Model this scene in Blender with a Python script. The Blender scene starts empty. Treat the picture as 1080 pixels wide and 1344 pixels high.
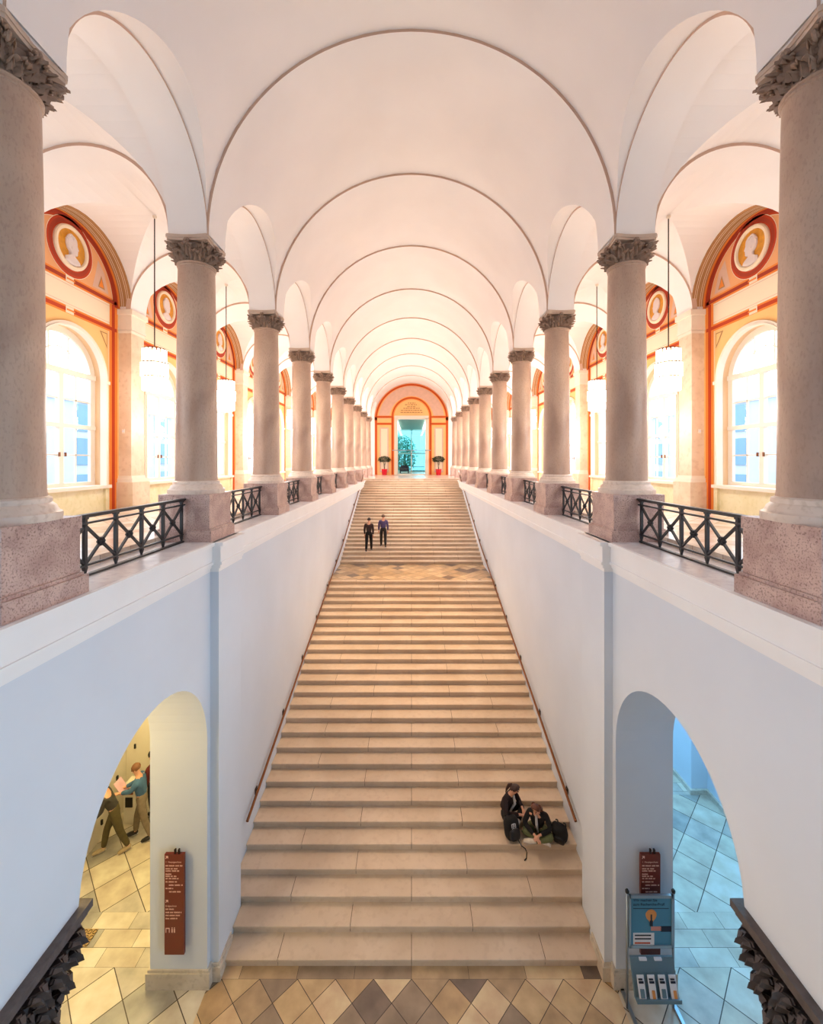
import bpy, bmesh, math, random
from mathutils import Vector, Matrix
random.seed(7)
PI = math.pi
sin, cos, sqrt = math.sin, math.cos, math.sqrt
C = bpy.context.scene.collection
U = 3.8            # half distance between the two colonnades, metres
ZE = 2.263 * U     # eye height above the lower floor
S = 0.952          # bay length in units of U
def ZN(n): return 1.036 + S * (n - 1)
def W(x, z, h): return (x * U, z * U, ZE + h * U)
FLOOR, GAL, LEDGE, SPR = -2.263, -0.322, -0.352, 1.015

# ------------------------------------------------------------------ materials
def srgb(r, g, b):
    f = lambda c: (c / 255 / 12.92) if c / 255 <= 0.04045 else ((c / 255 + 0.055) / 1.055) ** 2.4
    return (f(r), f(g), f(b), 1)
def new_mat(name):
    m = bpy.data.materials.new(name); m.use_nodes = True
    nt = m.node_tree
    return m, nt, nt.nodes['Principled BSDF']
def simple(name, col, rough=0.6, metal=0.0, var=0.0, scale=6.0, bump=0.0, spec=0.5, coords='Object'):
    m, nt, b = new_mat(name)
    b.inputs['Roughness'].default_value = rough
    b.inputs['Metallic'].default_value = metal
    b.inputs['Specular IOR Level'].default_value = spec
    c = srgb(*col)
    b.inputs['Base Color'].default_value = c
    if var > 0 or bump > 0:
        tc = nt.nodes.new('ShaderNodeTexCoord')
        n = nt.nodes.new('ShaderNodeTexNoise')
        n.inputs['Scale'].default_value = scale; n.inputs['Detail'].default_value = 6
        nt.links.new(tc.outputs[coords], n.inputs['Vector'])
        if var > 0:
            r = nt.nodes.new('ShaderNodeValToRGB')
            r.color_ramp.elements[0].position = 0.3; r.color_ramp.elements[1].position = 0.7
            r.color_ramp.elements[0].color = [max(0, x * (1 - var)) for x in c[:3]] + [1]
            r.color_ramp.elements[1].color = [min(1, x * (1 + var)) for x in c[:3]] + [1]
            nt.links.new(n.outputs['Fac'], r.inputs['Fac'])
            nt.links.new(r.outputs['Color'], b.inputs['Base Color'])
        if bump > 0:
            bp = nt.nodes.new('ShaderNodeBump'); bp.inputs['Strength'].default_value = bump
            bp.inputs['Distance'].default_value = 0.02
            nt.links.new(n.outputs['Fac'], bp.inputs['Height'])
            nt.links.new(bp.outputs['Normal'], b.inputs['Normal'])
    return m
def stone(name, c1, c2, c3, scale=3.0, fine=40.0, rough=0.45, stretch=(1, 1, 1), speck=0.5):
    m, nt, b = new_mat(name)
    L = nt.links.new
    tc = nt.nodes.new('ShaderNodeTexCoord')
    mp = nt.nodes.new('ShaderNodeMapping'); mp.inputs['Scale'].default_value = stretch
    L(tc.outputs['Object'], mp.inputs['Vector'])
    n1 = nt.nodes.new('ShaderNodeTexNoise'); n1.inputs['Scale'].default_value = scale; n1.inputs['Detail'].default_value = 8
    n1.inputs['Distortion'].default_value = 0.6
    n2 = nt.nodes.new('ShaderNodeTexNoise'); n2.inputs['Scale'].default_value = fine; n2.inputs['Detail'].default_value = 4
    L(mp.outputs['Vector'], n1.inputs['Vector']); L(mp.outputs['Vector'], n2.inputs['Vector'])
    r1 = nt.nodes.new('ShaderNodeValToRGB')
    r1.color_ramp.elements[0].position = 0.35; r1.color_ramp.elements[1].position = 0.65
    r1.color_ramp.elements[0].color = srgb(*c1); r1.color_ramp.elements[1].color = srgb(*c2)
    L(n1.outputs['Fac'], r1.inputs['Fac'])
    r2 = nt.nodes.new('ShaderNodeValToRGB')
    r2.color_ramp.elements[0].position = 0.52; r2.color_ramp.elements[1].position = 0.66
    r2.color_ramp.elements[0].color = (0, 0, 0, 1); r2.color_ramp.elements[1].color = (speck, speck, speck, 1)
    L(n2.outputs['Fac'], r2.inputs['Fac'])
    mx = nt.nodes.new('ShaderNodeMix'); mx.data_type = 'RGBA'
    L(r2.outputs['Color'], mx.inputs['Factor']); L(r1.outputs['Color'], mx.inputs['A'])
    mx.inputs['B'].default_value = srgb(*c3)
    L(mx.outputs['Result'], b.inputs['Base Color'])
    b.inputs['Roughness'].default_value = rough
    return m
def tiles(name, cols, size, rot45=True, grout=(70, 58, 48), rough=0.35, off=(0.0, 0.0), aspect=1.0):
    m, nt, b = new_mat(name); L = nt.links.new
    tc = nt.nodes.new('ShaderNodeTexCoord')
    sx = nt.nodes.new('ShaderNodeSeparateXYZ'); L(tc.outputs['Object'], sx.inputs['Vector'])
    def math_(op, a, bb=None):
        n = nt.nodes.new('ShaderNodeMath'); n.operation = op
        for i, v in enumerate((a, bb)):
            if v is None: continue
            if isinstance(v, (int, float)): n.inputs[i].default_value = v
            else: L(v, n.inputs[i])
        return n.outputs[0]
    x = math_('SUBTRACT', sx.outputs['X'], off[0]); y = math_('SUBTRACT', sx.outputs['Y'], off[1])
    if rot45:
        u = math_('DIVIDE', math_('ADD', x, y), size); v = math_('DIVIDE', math_('SUBTRACT', x, y), size)
    else:
        v = math_('DIVIDE', y, size)
        u = math_('ADD', math_('DIVIDE', x, size * aspect), math_('MULTIPLY', math_('FLOOR', v), 0.37))
    fu, fv = math_('FLOOR', u), math_('FLOOR', v)
    cb = nt.nodes.new('ShaderNodeCombineXYZ'); L(fu, cb.inputs['X']); L(fv, cb.inputs['Y'])
    wn = nt.nodes.new('ShaderNodeTexWhiteNoise'); wn.noise_dimensions = '2D'; L(cb.outputs[0], wn.inputs['Vector'])
    rp = nt.nodes.new('ShaderNodeValToRGB'); rp.color_ramp.interpolation = 'CONSTANT'
    rp.color_ramp.elements[0].color = srgb(*cols[0]); rp.color_ramp.elements[0].position = 0
    rp.color_ramp.elements[1].color = srgb(*cols[1]); rp.color_ramp.elements[1].position = 1 / len(cols)
    for i in range(2, len(cols)):
        e = rp.color_ramp.elements.new(i / len(cols)); e.color = srgb(*cols[i])
    L(wn.outputs['Value'], rp.inputs['Fac'])
    n = nt.nodes.new('ShaderNodeTexNoise'); n.inputs['Scale'].default_value = 3.0; n.inputs['Detail'].default_value = 8
    L(tc.outputs['Object'], n.inputs['Vector'])
    mx = nt.nodes.new('ShaderNodeMix'); mx.data_type = 'RGBA'; mx.blend_type = 'OVERLAY'; mx.inputs['Factor'].default_value = 0.6
    L(rp.outputs['Color'], mx.inputs['A']); L(n.outputs['Fac'], mx.inputs['B'])
    du = math_('MINIMUM', math_('FRACT', u), math_('SUBTRACT', 1.0, math_('FRACT', u)))
    dv = math_('MINIMUM', math_('FRACT', v), math_('SUBTRACT', 1.0, math_('FRACT', v)))
    if not rot45: du = math_('MULTIPLY', du, aspect)
    g = math_('LESS_THAN', math_('MINIMUM', du, dv), 0.012)
    m2 = nt.nodes.new('ShaderNodeMix'); m2.data_type = 'RGBA'
    L(g, m2.inputs['Factor']); L(mx.outputs['Result'], m2.inputs['A']); m2.inputs['B'].default_value = srgb(*grout)
    L(m2.outputs['Result'], b.inputs['Base Color'])
    b.inputs['Roughness'].default_value = rough
    return m
def emit(name, col, strength):
    m, nt, b = new_mat(name)
    b.inputs['Base Color'].default_value = srgb(*col)
    b.inputs['Emission Color'].default_value = srgb(*col)
    b.inputs['Emission Strength'].default_value = strength
    return m
def glass(name, tint=(1, 1, 1), gloss=0.06):
    m = bpy.data.materials.new(name); m.use_nodes = True; nt = m.node_tree; nt.nodes.clear()
    o = nt.nodes.new('ShaderNodeOutputMaterial'); t = nt.nodes.new('ShaderNodeBsdfTransparent')
    t.inputs['Color'].default_value = (*tint, 1)
    g = nt.nodes.new('ShaderNodeBsdfGlossy'); g.inputs['Roughness'].default_value = 0.03
    x = nt.nodes.new('ShaderNodeMixShader'); x.inputs[0].default_value = gloss
    nt.links.new(t.outputs[0], x.inputs[1]); nt.links.new(g.outputs[0], x.inputs[2]); nt.links.new(x.outputs[0], o.inputs[0])
    return m

M = {}
M['vault'] = simple('pale pink plaster', (241, 237, 237), 0.9, var=0.03, scale=0.7)
M['edge'] = simple('tan arris', (208, 178, 160), 0.9)  # tan tone on the narrow edge faces of ribs and arches
M['plaster'] = simple('off white plaster', (214, 221, 232), 0.85, var=0.03, scale=0.8)
M['cornice'] = simple('white stone cornice', (238, 238, 240), 0.6, var=0.02, scale=2)
M['ledge'] = stone('lavender marble ledge', (205, 200, 205), (228, 224, 226), (190, 180, 190), 2.5, 12, 0.3)
M['shaft'] = stone('grey pink column granite', (168, 140, 124), (206, 180, 160), (140, 112, 98), 1.3, 48, 0.42, (1, 1, .45), 0.26)
M['base'] = stone('pale marble base', (214, 196, 182), (228, 212, 200), (196, 176, 160), 3, 20, 0.4)
M['granite'] = stone('red speckled granite', (176, 145, 137), (206, 178, 168), (116, 86, 82), 4, 55, 0.35, (1, 1, 1), 0.75)
M['capital'] = simple('grey brown carved stone', (158, 134, 118), 0.7, var=0.15, scale=14)
M['dark_carving'] = simple('dark carved stone', (84, 76, 76), 0.6, var=0.25, scale=12, bump=0.3)
M['pilaster'] = stone('honey marble pilaster', (222, 196, 168), (236, 214, 190), (210, 180, 150), 1.5, 9, 0.4)
M['pil_white'] = simple('cream stone', (238, 226, 210), 0.6, var=0.03)
M['ochre'] = simple('golden ochre wall paint', (240, 190, 124), 0.8, var=0.05, scale=1.5)
M['lunette'] = simple('salmon orange paint', (232, 168, 116), 0.8, var=0.05, scale=2)
M['panel_tan'] = simple('dusty pink panel paint', (216, 178, 158), 0.8, var=0.05, scale=4)
M['orange'] = simple('orange stripe paint', (232, 134, 50), 0.8)
M['red'] = simple('brick red stripe paint', (186, 60, 16), 0.8)
M['maroon'] = simple('maroon stripe paint', (162, 54, 26), 0.8)
M['cream'] = simple('cream paint', (240, 222, 196), 0.8)
M['brown'] = simple('brown archivolt paint', (176, 130, 84), 0.8, var=0.06, scale=3)
M['gold'] = simple('gold ground', (214, 146, 34), 0.5, var=0.15, scale=8)
M['relief'] = simple('white plaster relief', (222, 208, 206), 0.8)
M['dado'] = stone('pale green marble dado', (226, 214, 172), (238, 228, 196), (214, 204, 150), 2, 10, 0.35)
M['winframe'] = simple('white painted window wood', (232, 220, 206), 0.5)
M['winedge'] = simple('ochre window reveal', (226, 190, 150), 0.6)
M['glass'] = glass('window glass')
M['iron'] = simple('black wrought iron', (34, 34, 38), 0.45, var=0.1)
M['step'] = stone('sandstone step', (202, 180, 156), (216, 196, 174), (188, 164, 140), 1.0, 9, 0.42, (1, 1, 1), 0.3)
M['grout'] = simple('dark joint mortar', (92, 70, 54), 0.9)
M['abacus'] = simple('warm stone abacus', (202, 180, 164), 0.6, var=.06, scale=9)
M['brass'] = simple('dark brass', (128, 82, 54), 0.35, metal=0.9)
M['darkmetal'] = simple('dark bronze bracket', (50, 34, 28), 0.4, metal=0.7)
WARM = [(206, 178, 140), (184, 154, 116), (150, 130, 110), (210, 184, 148), (120, 104, 92), (196, 168, 128), (176, 150, 118)]
COOL = [(206, 196, 180), (196, 184, 166), (186, 178, 168), (214, 204, 188), (160, 156, 150), (200, 190, 172)]
M['diamond'] = tiles('diamond limestone tiles', WARM, 0.166 * U, True, off=(0.0, 1.866 * U))
M['band'] = tiles('limestone border tiles', WARM, 0.070 * U, False, off=(0, 1.866 * U), aspect=3.6)
M['aisle'] = tiles('pale aisle tiles', COOL, 0.23 * U, True, off=(1.2 * U, 1.909 * U))
M['aisleband'] = tiles('pale aisle band tiles', COOL, 0.0785 * U, False, off=(0.1, 1.909 * U), aspect=2.3)
M['galfloor'] = tiles('polished gallery floor', [(222, 206, 190), (230, 216, 202), (214, 196, 180)], 0.16 * U, True, rough=0.18, grout=(180, 160, 145))
M['stonebase'] = stone('grey stone plinth', (196, 184, 168), (212, 202, 188), (170, 158, 142), 2, 12, 0.5)
M['sign'] = simple('red brown enamel', (112, 34, 14), 0.35)
M['signtext'] = simple('pale sign lettering', (236, 190, 172), 0.6)
M['alu'] = simple('brushed aluminium', (160, 172, 184), 0.3, metal=0.85)
M['black'] = simple('black plastic', (16, 16, 18), 0.5)
M['poster'] = simple('blue poster paper', (74, 138, 172), 0.6)
M['posterdark'] = simple('dark navy print', (24, 34, 58), 0.6)
M['paper'] = simple('white paper', (230, 232, 240), 0.7)
M['tray'] = simple('blue grey tray', (104, 132, 148), 0.4)
M['amber'] = simple('amber print', (222, 150, 84), 0.6)
M['flesh'] = simple('printed flesh tone', (206, 140, 132), 0.6)
M['white'] = simple('white laminate', (226, 220, 208), 0.5)
M['teal'] = simple('teal grey wall', (168, 204, 204), 0.7)
M['teal_dark'] = simple('grey teal ceiling', (126, 152, 148), 0.7)
M['redpot'] = simple('glossy red planter', (216, 22, 44), 0.25)
M['leaf'] = simple('dark green leaves', (30, 54, 28), 0.7, var=0.3, scale=5)
M['bark'] = simple('brown bark', (92, 70, 52), 0.8)
M['tree'] = simple('light tree leaves', (70, 140, 110), 0.6, var=0.3, scale=2)
M['lamp'] = emit('lit lantern glass', (255, 236, 196), 5.0)
M['prism'] = emit('glowing glass prism', (255, 246, 226), 2.2)
M['strip'] = emit('lit ceiling strip', (255, 250, 236), 5.0)
M['facade'] = simple('pale facade', (172, 186, 202), 0.8)
M['facadeblue'] = simple('blue glazed facade', (92, 132, 158), 0.3)

# ------------------------------------------------------------------ mesh helpers
class MB:
    def __init__(s, k=None): s.v = []; s.f = []; s.m = []; s.sm = []; s.k = k or (lambda p: p)
    def add(s, pts, faces, mi=0, smooth=False):
        o = len(s.v); s.v += [tuple(s.k(p)) for p in pts]
        for f in faces: s.f.append([o + i for i in f]); s.m.append(mi); s.sm.append(smooth)
    def box(s, a, b, mi=0):
        x0, y0, z0 = a; x1, y1, z1 = b
        s.add([(x0,y0,z0),(x1,y0,z0),(x1,y1,z0),(x0,y1,z0),(x0,y0,z1),(x1,y0,z1),(x1,y1,z1),(x0,y1,z1)],
              [(0,3,2,1),(4,5,6,7),(0,1,5,4),(1,2,6,5),(2,3,7,6),(3,0,4,7)], mi)
    def cbox(s, c, d, mi=0, rot=None):
        pts = [Vector((sx*d[0]/2, sy*d[1]/2, sz*d[2]/2)) for sz in (-1,1) for sx, sy in ((-1,-1),(1,-1),(1,1),(-1,1))]
        if rot is not None: pts = [rot @ p for p in pts]
        s.add([p + Vector(c) for p in pts], [(0,3,2,1),(4,5,6,7),(0,1,5,4),(1,2,6,5),(2,3,7,6),(3,0,4,7)], mi)
    def lathe(s, prof, c=(0,0,0), n=32, mi=0, smooth=True, cap=True):
        o = []; pts = []
        for r, h in prof:
            for i in range(n): a = 2*PI*i/n; pts.append((c[0]+r*cos(a), c[1]+r*sin(a), c[2]+h))
        fs = [(j*n+i, j*n+(i+1)%n, (j+1)*n+(i+1)%n, (j+1)*n+i) for j in range(len(prof)-1) for i in range(n)]
        s.add(pts, fs, mi, smooth)
        if cap: s.add(pts[:n], [tuple(range(n-1,-1,-1))], mi); s.add(pts[-n:], [tuple(range(n))], mi)
    def tube(s, path, r, n=8, mi=0, smooth=True, closed=False):
        path = [Vector(p) for p in path]; L = len(path)
        rr = r if isinstance(r, (list, tuple)) else [r]*L
        pts = []; up = None
        for i, p in enumerate(path):
            if closed: t = path[(i+1) % L] - path[i-1]
            else: t = path[min(i+1, L-1)] - path[max(i-1, 0)]
            t = t.normalized() if t.length > 1e-9 else Vector((0,0,1))
            if up is None: up = Vector((0,0,1)) if abs(t.z) < .95 else Vector((1,0,0))
            a = (up - t*up.dot(t)); a = a.normalized() if a.length > 1e-6 else t.orthogonal().normalized()
            up = a; b = t.cross(a)
            for k in range(n): an = 2*PI*(k+.5)/n; pts.append(p + (a*cos(an) + b*sin(an))*rr[i])
        m = L if closed else L-1
        s.add(pts, [(j*n+k, j*n+(k+1)%n, ((j+1)%L)*n+(k+1)%n, ((j+1)%L)*n+k) for j in range(m) for k in range(n)], mi, smooth)
        if not closed: s.add(pts[:n], [tuple(range(n-1,-1,-1))], mi); s.add(pts[-n:], [tuple(range(n))], mi)
    def prism(s, poly, f0, f1, mi=0, side=None):
        """polygon of 2-D points; f0/f1 turn (u,v) into the two end points"""
        n = len(poly); a = [f0(*p) for p in poly]; b = [f1(*p) for p in poly]
        s.add(a + b, [tuple(range(n-1,-1,-1)), tuple(range(n, 2*n))], mi)
        s.add(a + b, [(i, (i+1)%n, n+(i+1)%n, n+i) for i in range(n)], mi if side is None else side)
    def sphere(s, c, r, n=16, mi=0, sc=(1,1,1)):
        m = n//2
        pts = []
        for j in range(m+1):
            t = PI*j/m
            for i in range(n): a = 2*PI*i/n; pts.append((c[0]+r*sc[0]*sin(t)*cos(a), c[1]+r*sc[1]*sin(t)*sin(a), c[2]+r*sc[2]*cos(t)))
        s.add(pts, [(j*n+i, (j+1)*n+i, (j+1)*n+(i+1)%n, j*n+(i+1)%n) for j in range(m) for i in range(n)], mi, True)
    def build(s, name, mats, parent=None, merge=False, origin=None):
        if not isinstance(mats, (list, tuple)): mats = [mats]
        me = bpy.data.meshes.new(name)
        o = Vector(origin) if origin is not None else (world_loc(parent) if parent else Vector((0,0,0)))
        me.from_pydata([tuple(Vector(v) - o) for v in s.v], [], s.f)
        for m in mats: me.materials.append(m)
        me.polygons.foreach_set('material_index', s.m); me.polygons.foreach_set('use_smooth', s.sm)
        bm = bmesh.new(); bm.from_mesh(me)
        bmesh.ops.remove_doubles(bm, verts=bm.verts, dist=1e-5)
        bmesh.ops.recalc_face_normals(bm, faces=bm.faces)
        for e in bm.edges:
            if len(e.link_faces) == 2 and e.calc_face_angle(0) > .62: e.smooth = False
        bm.to_mesh(me); bm.free(); me.update()
        ob = bpy.data.objects.new(name, me); C.objects.link(ob)
        if parent: ob.parent = parent
        elif origin is not None: ob.location = o
        return ob
def world_loc(o):
    p = Vector((0,0,0))
    while o is not None: p += o.location; o = o.parent
    return p
def UMB(): return MB(lambda p: W(*p))
def tag(o, label=None, cat=None, group=None, kind=None):
    if label: o['label'] = label
    if cat: o['category'] = cat
    if group: o['group'] = group
    if kind: o['kind'] = kind
    return o
def empty(name, loc, label=None, cat=None, group=None, rz=0):
    o = bpy.data.objects.new(name, None); C.objects.link(o); o.location = loc; o.rotation_euler = (0,0,rz)
    o.empty_display_size = 0.1
    return tag(o, label, cat, group)
def dup(root, loc, label=None, group=None, rz=None, sx=None):
    r = root.copy(); C.objects.link(r); r.location = loc
    if rz is not None: r.rotation_euler = (0,0,rz)
    if label: r['label'] = label
    if group: r['group'] = group
    for ch in list(root.children):
        c = ch.copy(); C.objects.link(c); c.parent = r
        for g in list(ch.children):
            d = g.copy(); C.objects.link(d); d.parent = c
    return r
def struct(o): o['kind'] = 'structure'; return o
def arcpts(cu, cv, r, a0, a1, n): return [(cu + r*cos(a0+(a1-a0)*i/n), cv + r*sin(a0+(a1-a0)*i/n)) for i in range(n+1)]
ORD = ['', 'first', 'second', 'third', 'fourth', 'fifth', 'sixth', 'seventh', 'eighth', 'ninth', 'tenth', 'eleventh']

# ------------------------------------------------------------------ vaults
HW = 0.083
def nave():
    R, Rr = 0.919, 0.905
    for n in range(0, 11):                      # barrel between ribs with lunettes
        b = UMB(); zc = (ZN(n)+ZN(n+1))/2; hl = S/2 - HW + .004; rl = 0.402
        N, K = 30, 26
        vs = [-hl*cos(PI*j/N) for j in range(N+1)]
        lines = []
        for v in vs:
            hcut = sqrt(max(0, rl*rl - v*v)); t0 = math.asin(min(1, hcut/R))
            lines.append([(R*cos(t0+(PI-2*t0)*i/K), zc+v, SPR+R*sin(t0+(PI-2*t0)*i/K)) for i in range(K+1)])
        b.add([p for l in lines for p in l], [(j*(K+1)+i, j*(K+1)+i+1, (j+1)*(K+1)+i+1, (j+1)*(K+1)+i) for j in range(N) for i in range(K)], 0, True)
        for sx in (1, -1):                      # lunette soffits
            pts = []
            for v in vs:
                h = sqrt(max(0, rl*rl - v*v)); xb = sqrt(R*R - h*h)
                pts += [(sx*0.913, zc+v, SPR+h), (sx*xb, zc+v, SPR+h)]
            b.add(pts, [(2*j, 2*j+1, 2*j+3, 2*j+2) for j in range(N)], 0, True)
        struct(b.build('ceiling_nave', [M['vault'], M['edge']]))
    for n in range(1, 12):                      # transverse ribs
        b = UMB(); z0, z1 = ZN(n)-HW, ZN(n)+HW
        if n == 11: z1 = 10.52
        A = 64
        pr = [(Rr*cos(PI*i/A), Rr*sin(PI*i/A)) for i in range(A+1)]; po = [(.945*cos(PI*i/A), .945*sin(PI*i/A)) for i in range(A+1)]
        b.add([(x, z, SPR+h) for x, h in pr for z in (z0, z1)], [(2*i, 2*i+1, 2*i+3, 2*i+2) for i in range(A)], 0, True)
        for z in (z0, z1):
            b.add([(x, z, SPR+h) for k in range(A+1) for x, h in (pr[k], po[k])], [(2*i, 2*i+1, 2*i+3, 2*i+2) for i in range(A)], 1)
        struct(b.build('trim_%d' % n, [M['vault'], M['edge']]))
nave()
def arcade(sx):
    for n in range(0, 11):
        b = UMB(); zc = (ZN(n)+ZN(n+1))/2; r = S/2 - HW; A = 40
        arc = [(r*cos(PI*i/A), r*sin(PI*i/A)) for i in range(A+1)]
        b.add([(sx*x, zc+v, SPR+h) for v, h in arc for x in (.913, 1.087)], [(2*i, 2*i+1, 2*i+3, 2*i+2) for i in range(A)], 0, True)
        out = [(.410*cos(PI*i/A), .410*sin(PI*i/A)) for i in range(A+1)]
        for x in (.913, 1.087):
            b.add([(sx*x, zc+v, SPR+h) for k in range(A+1) for v, h in (arc[k], out[k])], [(2*i, 2*i+1, 2*i+3, 2*i+2) for i in range(A)], 1)
        struct(b.build('trim_arcade', [M['vault'], M['edge']]))
    # impost blocks over the columns
    for n in range(1, 12):
        b = UMB(); b.box((sx*.9135, ZN(n)-HW+.0005, SPR-.004), (sx*1.0865, ZN(n)+HW-.0005, SPR+.5)); 
        b.add([(sx*.9, ZN(n)-HW, SPR+.3), (sx*.9, ZN(n)+HW, SPR+.3), (sx*.9135, ZN(n)+HW, SPR-.004), (sx*.9135, ZN(n)-HW, SPR-.004)], [(0,1,2,3)])
        struct(b.build('trim_impost', [M['vault']]))
    # aisle groin vaults and ribs
    for n in range(0, 11):
        b = UMB(); zc = (ZN(n)+ZN(n+1))/2; xc, ru, rv = 1.4835, .409, .410; N = 24
        g = []
        for j in range(N+1):
            for i in range(N+1):
                u, v = -cos(PI*i/N), -cos(PI*j/N)
                h = .411*max(sin(PI*i/N), sin(PI*j/N))
                g.append((sx*(xc+ru*u), zc+rv*v, SPR+h))
        fs = []
        for j in range(N):
            for i in range(N):
                a, c, d, e = j*(N+1)+i, j*(N+1)+i+1, (j+1)*(N+1)+i+1, (j+1)*(N+1)+i
                if (i < N/2) == (j < N/2): fs += [(a, c, d), (a, d, e)]
                else: fs += [(a, c, e), (c, d, e)]
        b.add(g, fs, 0, False)
        struct(b.build('ceiling_aisle', [M['vault']]))
    for n in range(1, 12):
        b = UMB(); A = 40; z0, z1 = ZN(n)-HW, ZN(n)+HW
        pr = [(1.4835+.3965*cos(PI*i/A), .3965*sin(PI*i/A)) for i in range(A+1)]; po = [(1.4835+.43*cos(PI*i/A), .43*sin(PI*i/A)) for i in range(A+1)]
        b.add([(sx*x, z, SPR+h) for x, h in pr for z in (z0, z1)], [(2*i, 2*i+1, 2*i+3, 2*i+2) for i in range(A)], 0, True)
        for z in (z0, z1):
            b.add([(sx*x, z, SPR+h) for k in range(A+1) for x, h in (pr[k], po[k])], [(2*i, 2*i+1, 2*i+3, 2*i+2) for i in range(A)], 1)
        struct(b.build('trim_aisle', [M['vault'], M['edge']]))
arcade(1); arcade(-1)

# ------------------------------------------------------------------ painted side walls with windows
XW, XG = 1.97, 2.045
def wall_bay(b, sx, zc):
    P = lambda u, v, d: (sx*(XW-d), zc+u, v)
    h = S/2
    for s in (1, -1):
        arc = [(s*-.27*cos(PI/2*i/16), .516+.27*sin(PI/2*i/16)) for i in range(17)]
        poly = [(-s*h, -.34), (0, -.34), (0, -.15), (-s*.27, -.15)] + arc + [(0, 1.46), (-s*h, 1.46)]
        b.prism(poly, lambda u, v: P(u, v, 0), lambda u, v: P(u, v, -.10), 0, 8)
    def rect(u0, u1, v0, v1, d, mi): b.add([P(u0,v0,d), P(u1,v0,d), P(u1,v1,d), P(u0,v1,d)], [(0,1,2,3)], mi)
    def ring(cu, cv, r0, r1, d, mi, a0=0, a1=2*PI, n=48):
        p0, p1 = arcpts(cu, cv, r0, a0, a1, n), arcpts(cu, cv, r1, a0, a1, n)
        b.add([P(*q, d) for k in range(n+1) for q in (p0[k], p1[k])], [(2*i, 2*i+1, 2*i+3, 2*i+2) for i in range(n)], mi)
    def poly(pts, d, mi): b.add([P(*q, d) for q in pts], [tuple(range(len(pts)))], mi)
    e = .0008
    # field above the springing
    poly(arcpts(0, SPR+.02, .395, 0, PI, 40), e, 1)
    ring(0, SPR+.01, .352, .402, 2*e, 2, 0, PI); ring(0, SPR+.01, .362, .388, 3*e, 4, 0, PI); ring(0, SPR+.01, .347, .350, 2*e, 5, 0, PI)
    # tan spandrel panels beside the roundel
    for s in (1, -1):
        poly([(s*.17, SPR+.07), (s*.31, SPR+.07), (s*.27, SPR+.19), (s*.215, SPR+.25), (s*.195, SPR+.16)], 2*e, 6)
        poly([(s*.215, SPR+.085), (s*.275, SPR+.085), (s*.243, SPR+.165)], 3*e, 7); poly([(s*.224, SPR+.092), (s*.265, SPR+.092), (s*.243, SPR+.148)], 4*e, 3)
    ring(0, 1.235, .125, .166, 3*e, 2); ring(0, 1.235, .133, .153, 4*e, 4); ring(0, 1.235, .166, .169, 3*e, 5)
    # horizontal stripes and cream frieze
    rect(-.385, .385, .852, 1.072, e, 5)
    for v in (1.050, .872):
        rect(-.385, .385, v-.022, v+.022, 2*e, 3); rect(-.385, .385, v-.011, v+.011, 3*e, 2 if v < 1 else 4)
        # knot
        for k in (-1, 1): rect(-.022+k*.014, -.012+k*.014+.02, v-.02, v+.02, 4*e, 5)
        rect(-.03, .03, v-.005, v+.005, 5*e, 3)
    rect(-.33, .33, .905, .908, 2*e, 6); rect(-.33, .33, 1.014, 1.017, 2*e, 6)
    # vertical stripes
    for s in (1, -1):
        rect(s*.318, s*.392, -.33, SPR+.02, 2.3*e, 3); rect(s*.338, s*.366, -.33, SPR+.02, 3.4*e, 2); rect(s*.306, s*.310, -.33, .85, 2*e, 5)
        poly([(s*.23, .83), (s*.296, .83), (s*.296, .73)], 2*e, 7); poly([(s*.244, .823), (s*.290, .823), (s*.290, .752)], 3*e, 0)
    # dado
    rect(-.304, .304, -.33, -.162, 1.5*e, 9)
    # window surround (moulded, white)
    for (r0, r1, d, mi) in ((.27, .288, .014, 10), (.264, .274, .020, 10)):
        prof = [(-1, -.15), (-1, .516)]
        pin = [(-r0, -.15)] + [(-r0*cos(PI*i/32), .516+r0*sin(PI*i/32)) for i in range(33)] + [(r0, -.15)]
        pout = [(-r1, -.15)] + [(-r1*cos(PI*i/32), .516+r1*sin(PI*i/32)) for i in range(33)] + [(r1, -.15)]
        n = len(pin)
        b.add([P(*q, d) for k in range(n) for q in (pin[k], pout[k])], [(2*i, 2*i+1, 2*i+3, 2*i+2) for i in range(n-1)], mi)
        b.add([P(*q, dd) for q in pout for dd in (0, d)], [(2*i, 2*i+1, 2*i+3, 2*i+2) for i in range(n-1)], mi)
        b.add([P(*q, dd) for q in pin for dd in (-.02, d)], [(2*i, 2*i+1, 2*i+3, 2*i+2) for i in range(n-1)], mi)
    for s in (1, -1): b.box(P(s*.2645, .495, 0), P(s*.293, .516, .0245), 10)
    b.box(P(-.300, -.168, -.08), P(.300, -.148, .030), 10)
    b.box(P(-.295, -.33, .0), P(-.265, -.168, .016), 9); b.box(P(.265, -.33, .0), P(.295, -.168, .016), 9)
    # archivolt soffit with cream lines
    A = 40; ra = S/2 - .075
    def sof(x0, x1, r, mi):
        p = arcpts(0, SPR, r, 0, PI, A)
        b.add([(sx*x, zc+u, v) for u, v in p for x in (x0, x1)], [(2*i, 2*i+1, 2*i+3, 2*i+2) for i in range(A)], mi, True)
    sof(1.88, XW, ra, 7)
    for x in (1.893, 1.905, 1.930, 1.942): sof(x, x+.003, ra-.001, 5)
    sof(1.955, 1.968, ra-.001, 3)
    p0, p1 = arcpts(0, SPR, ra, 0, PI, A), arcpts(0, SPR, .43, 0, PI, A)
    b.add([(sx*1.88, zc+u, v) for k in range(A+1) for u, v in (p0[k], p1[k])], [(2*i, 2*i+1, 2*i+3, 2*i+2) for i in range(A)], 7)
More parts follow.
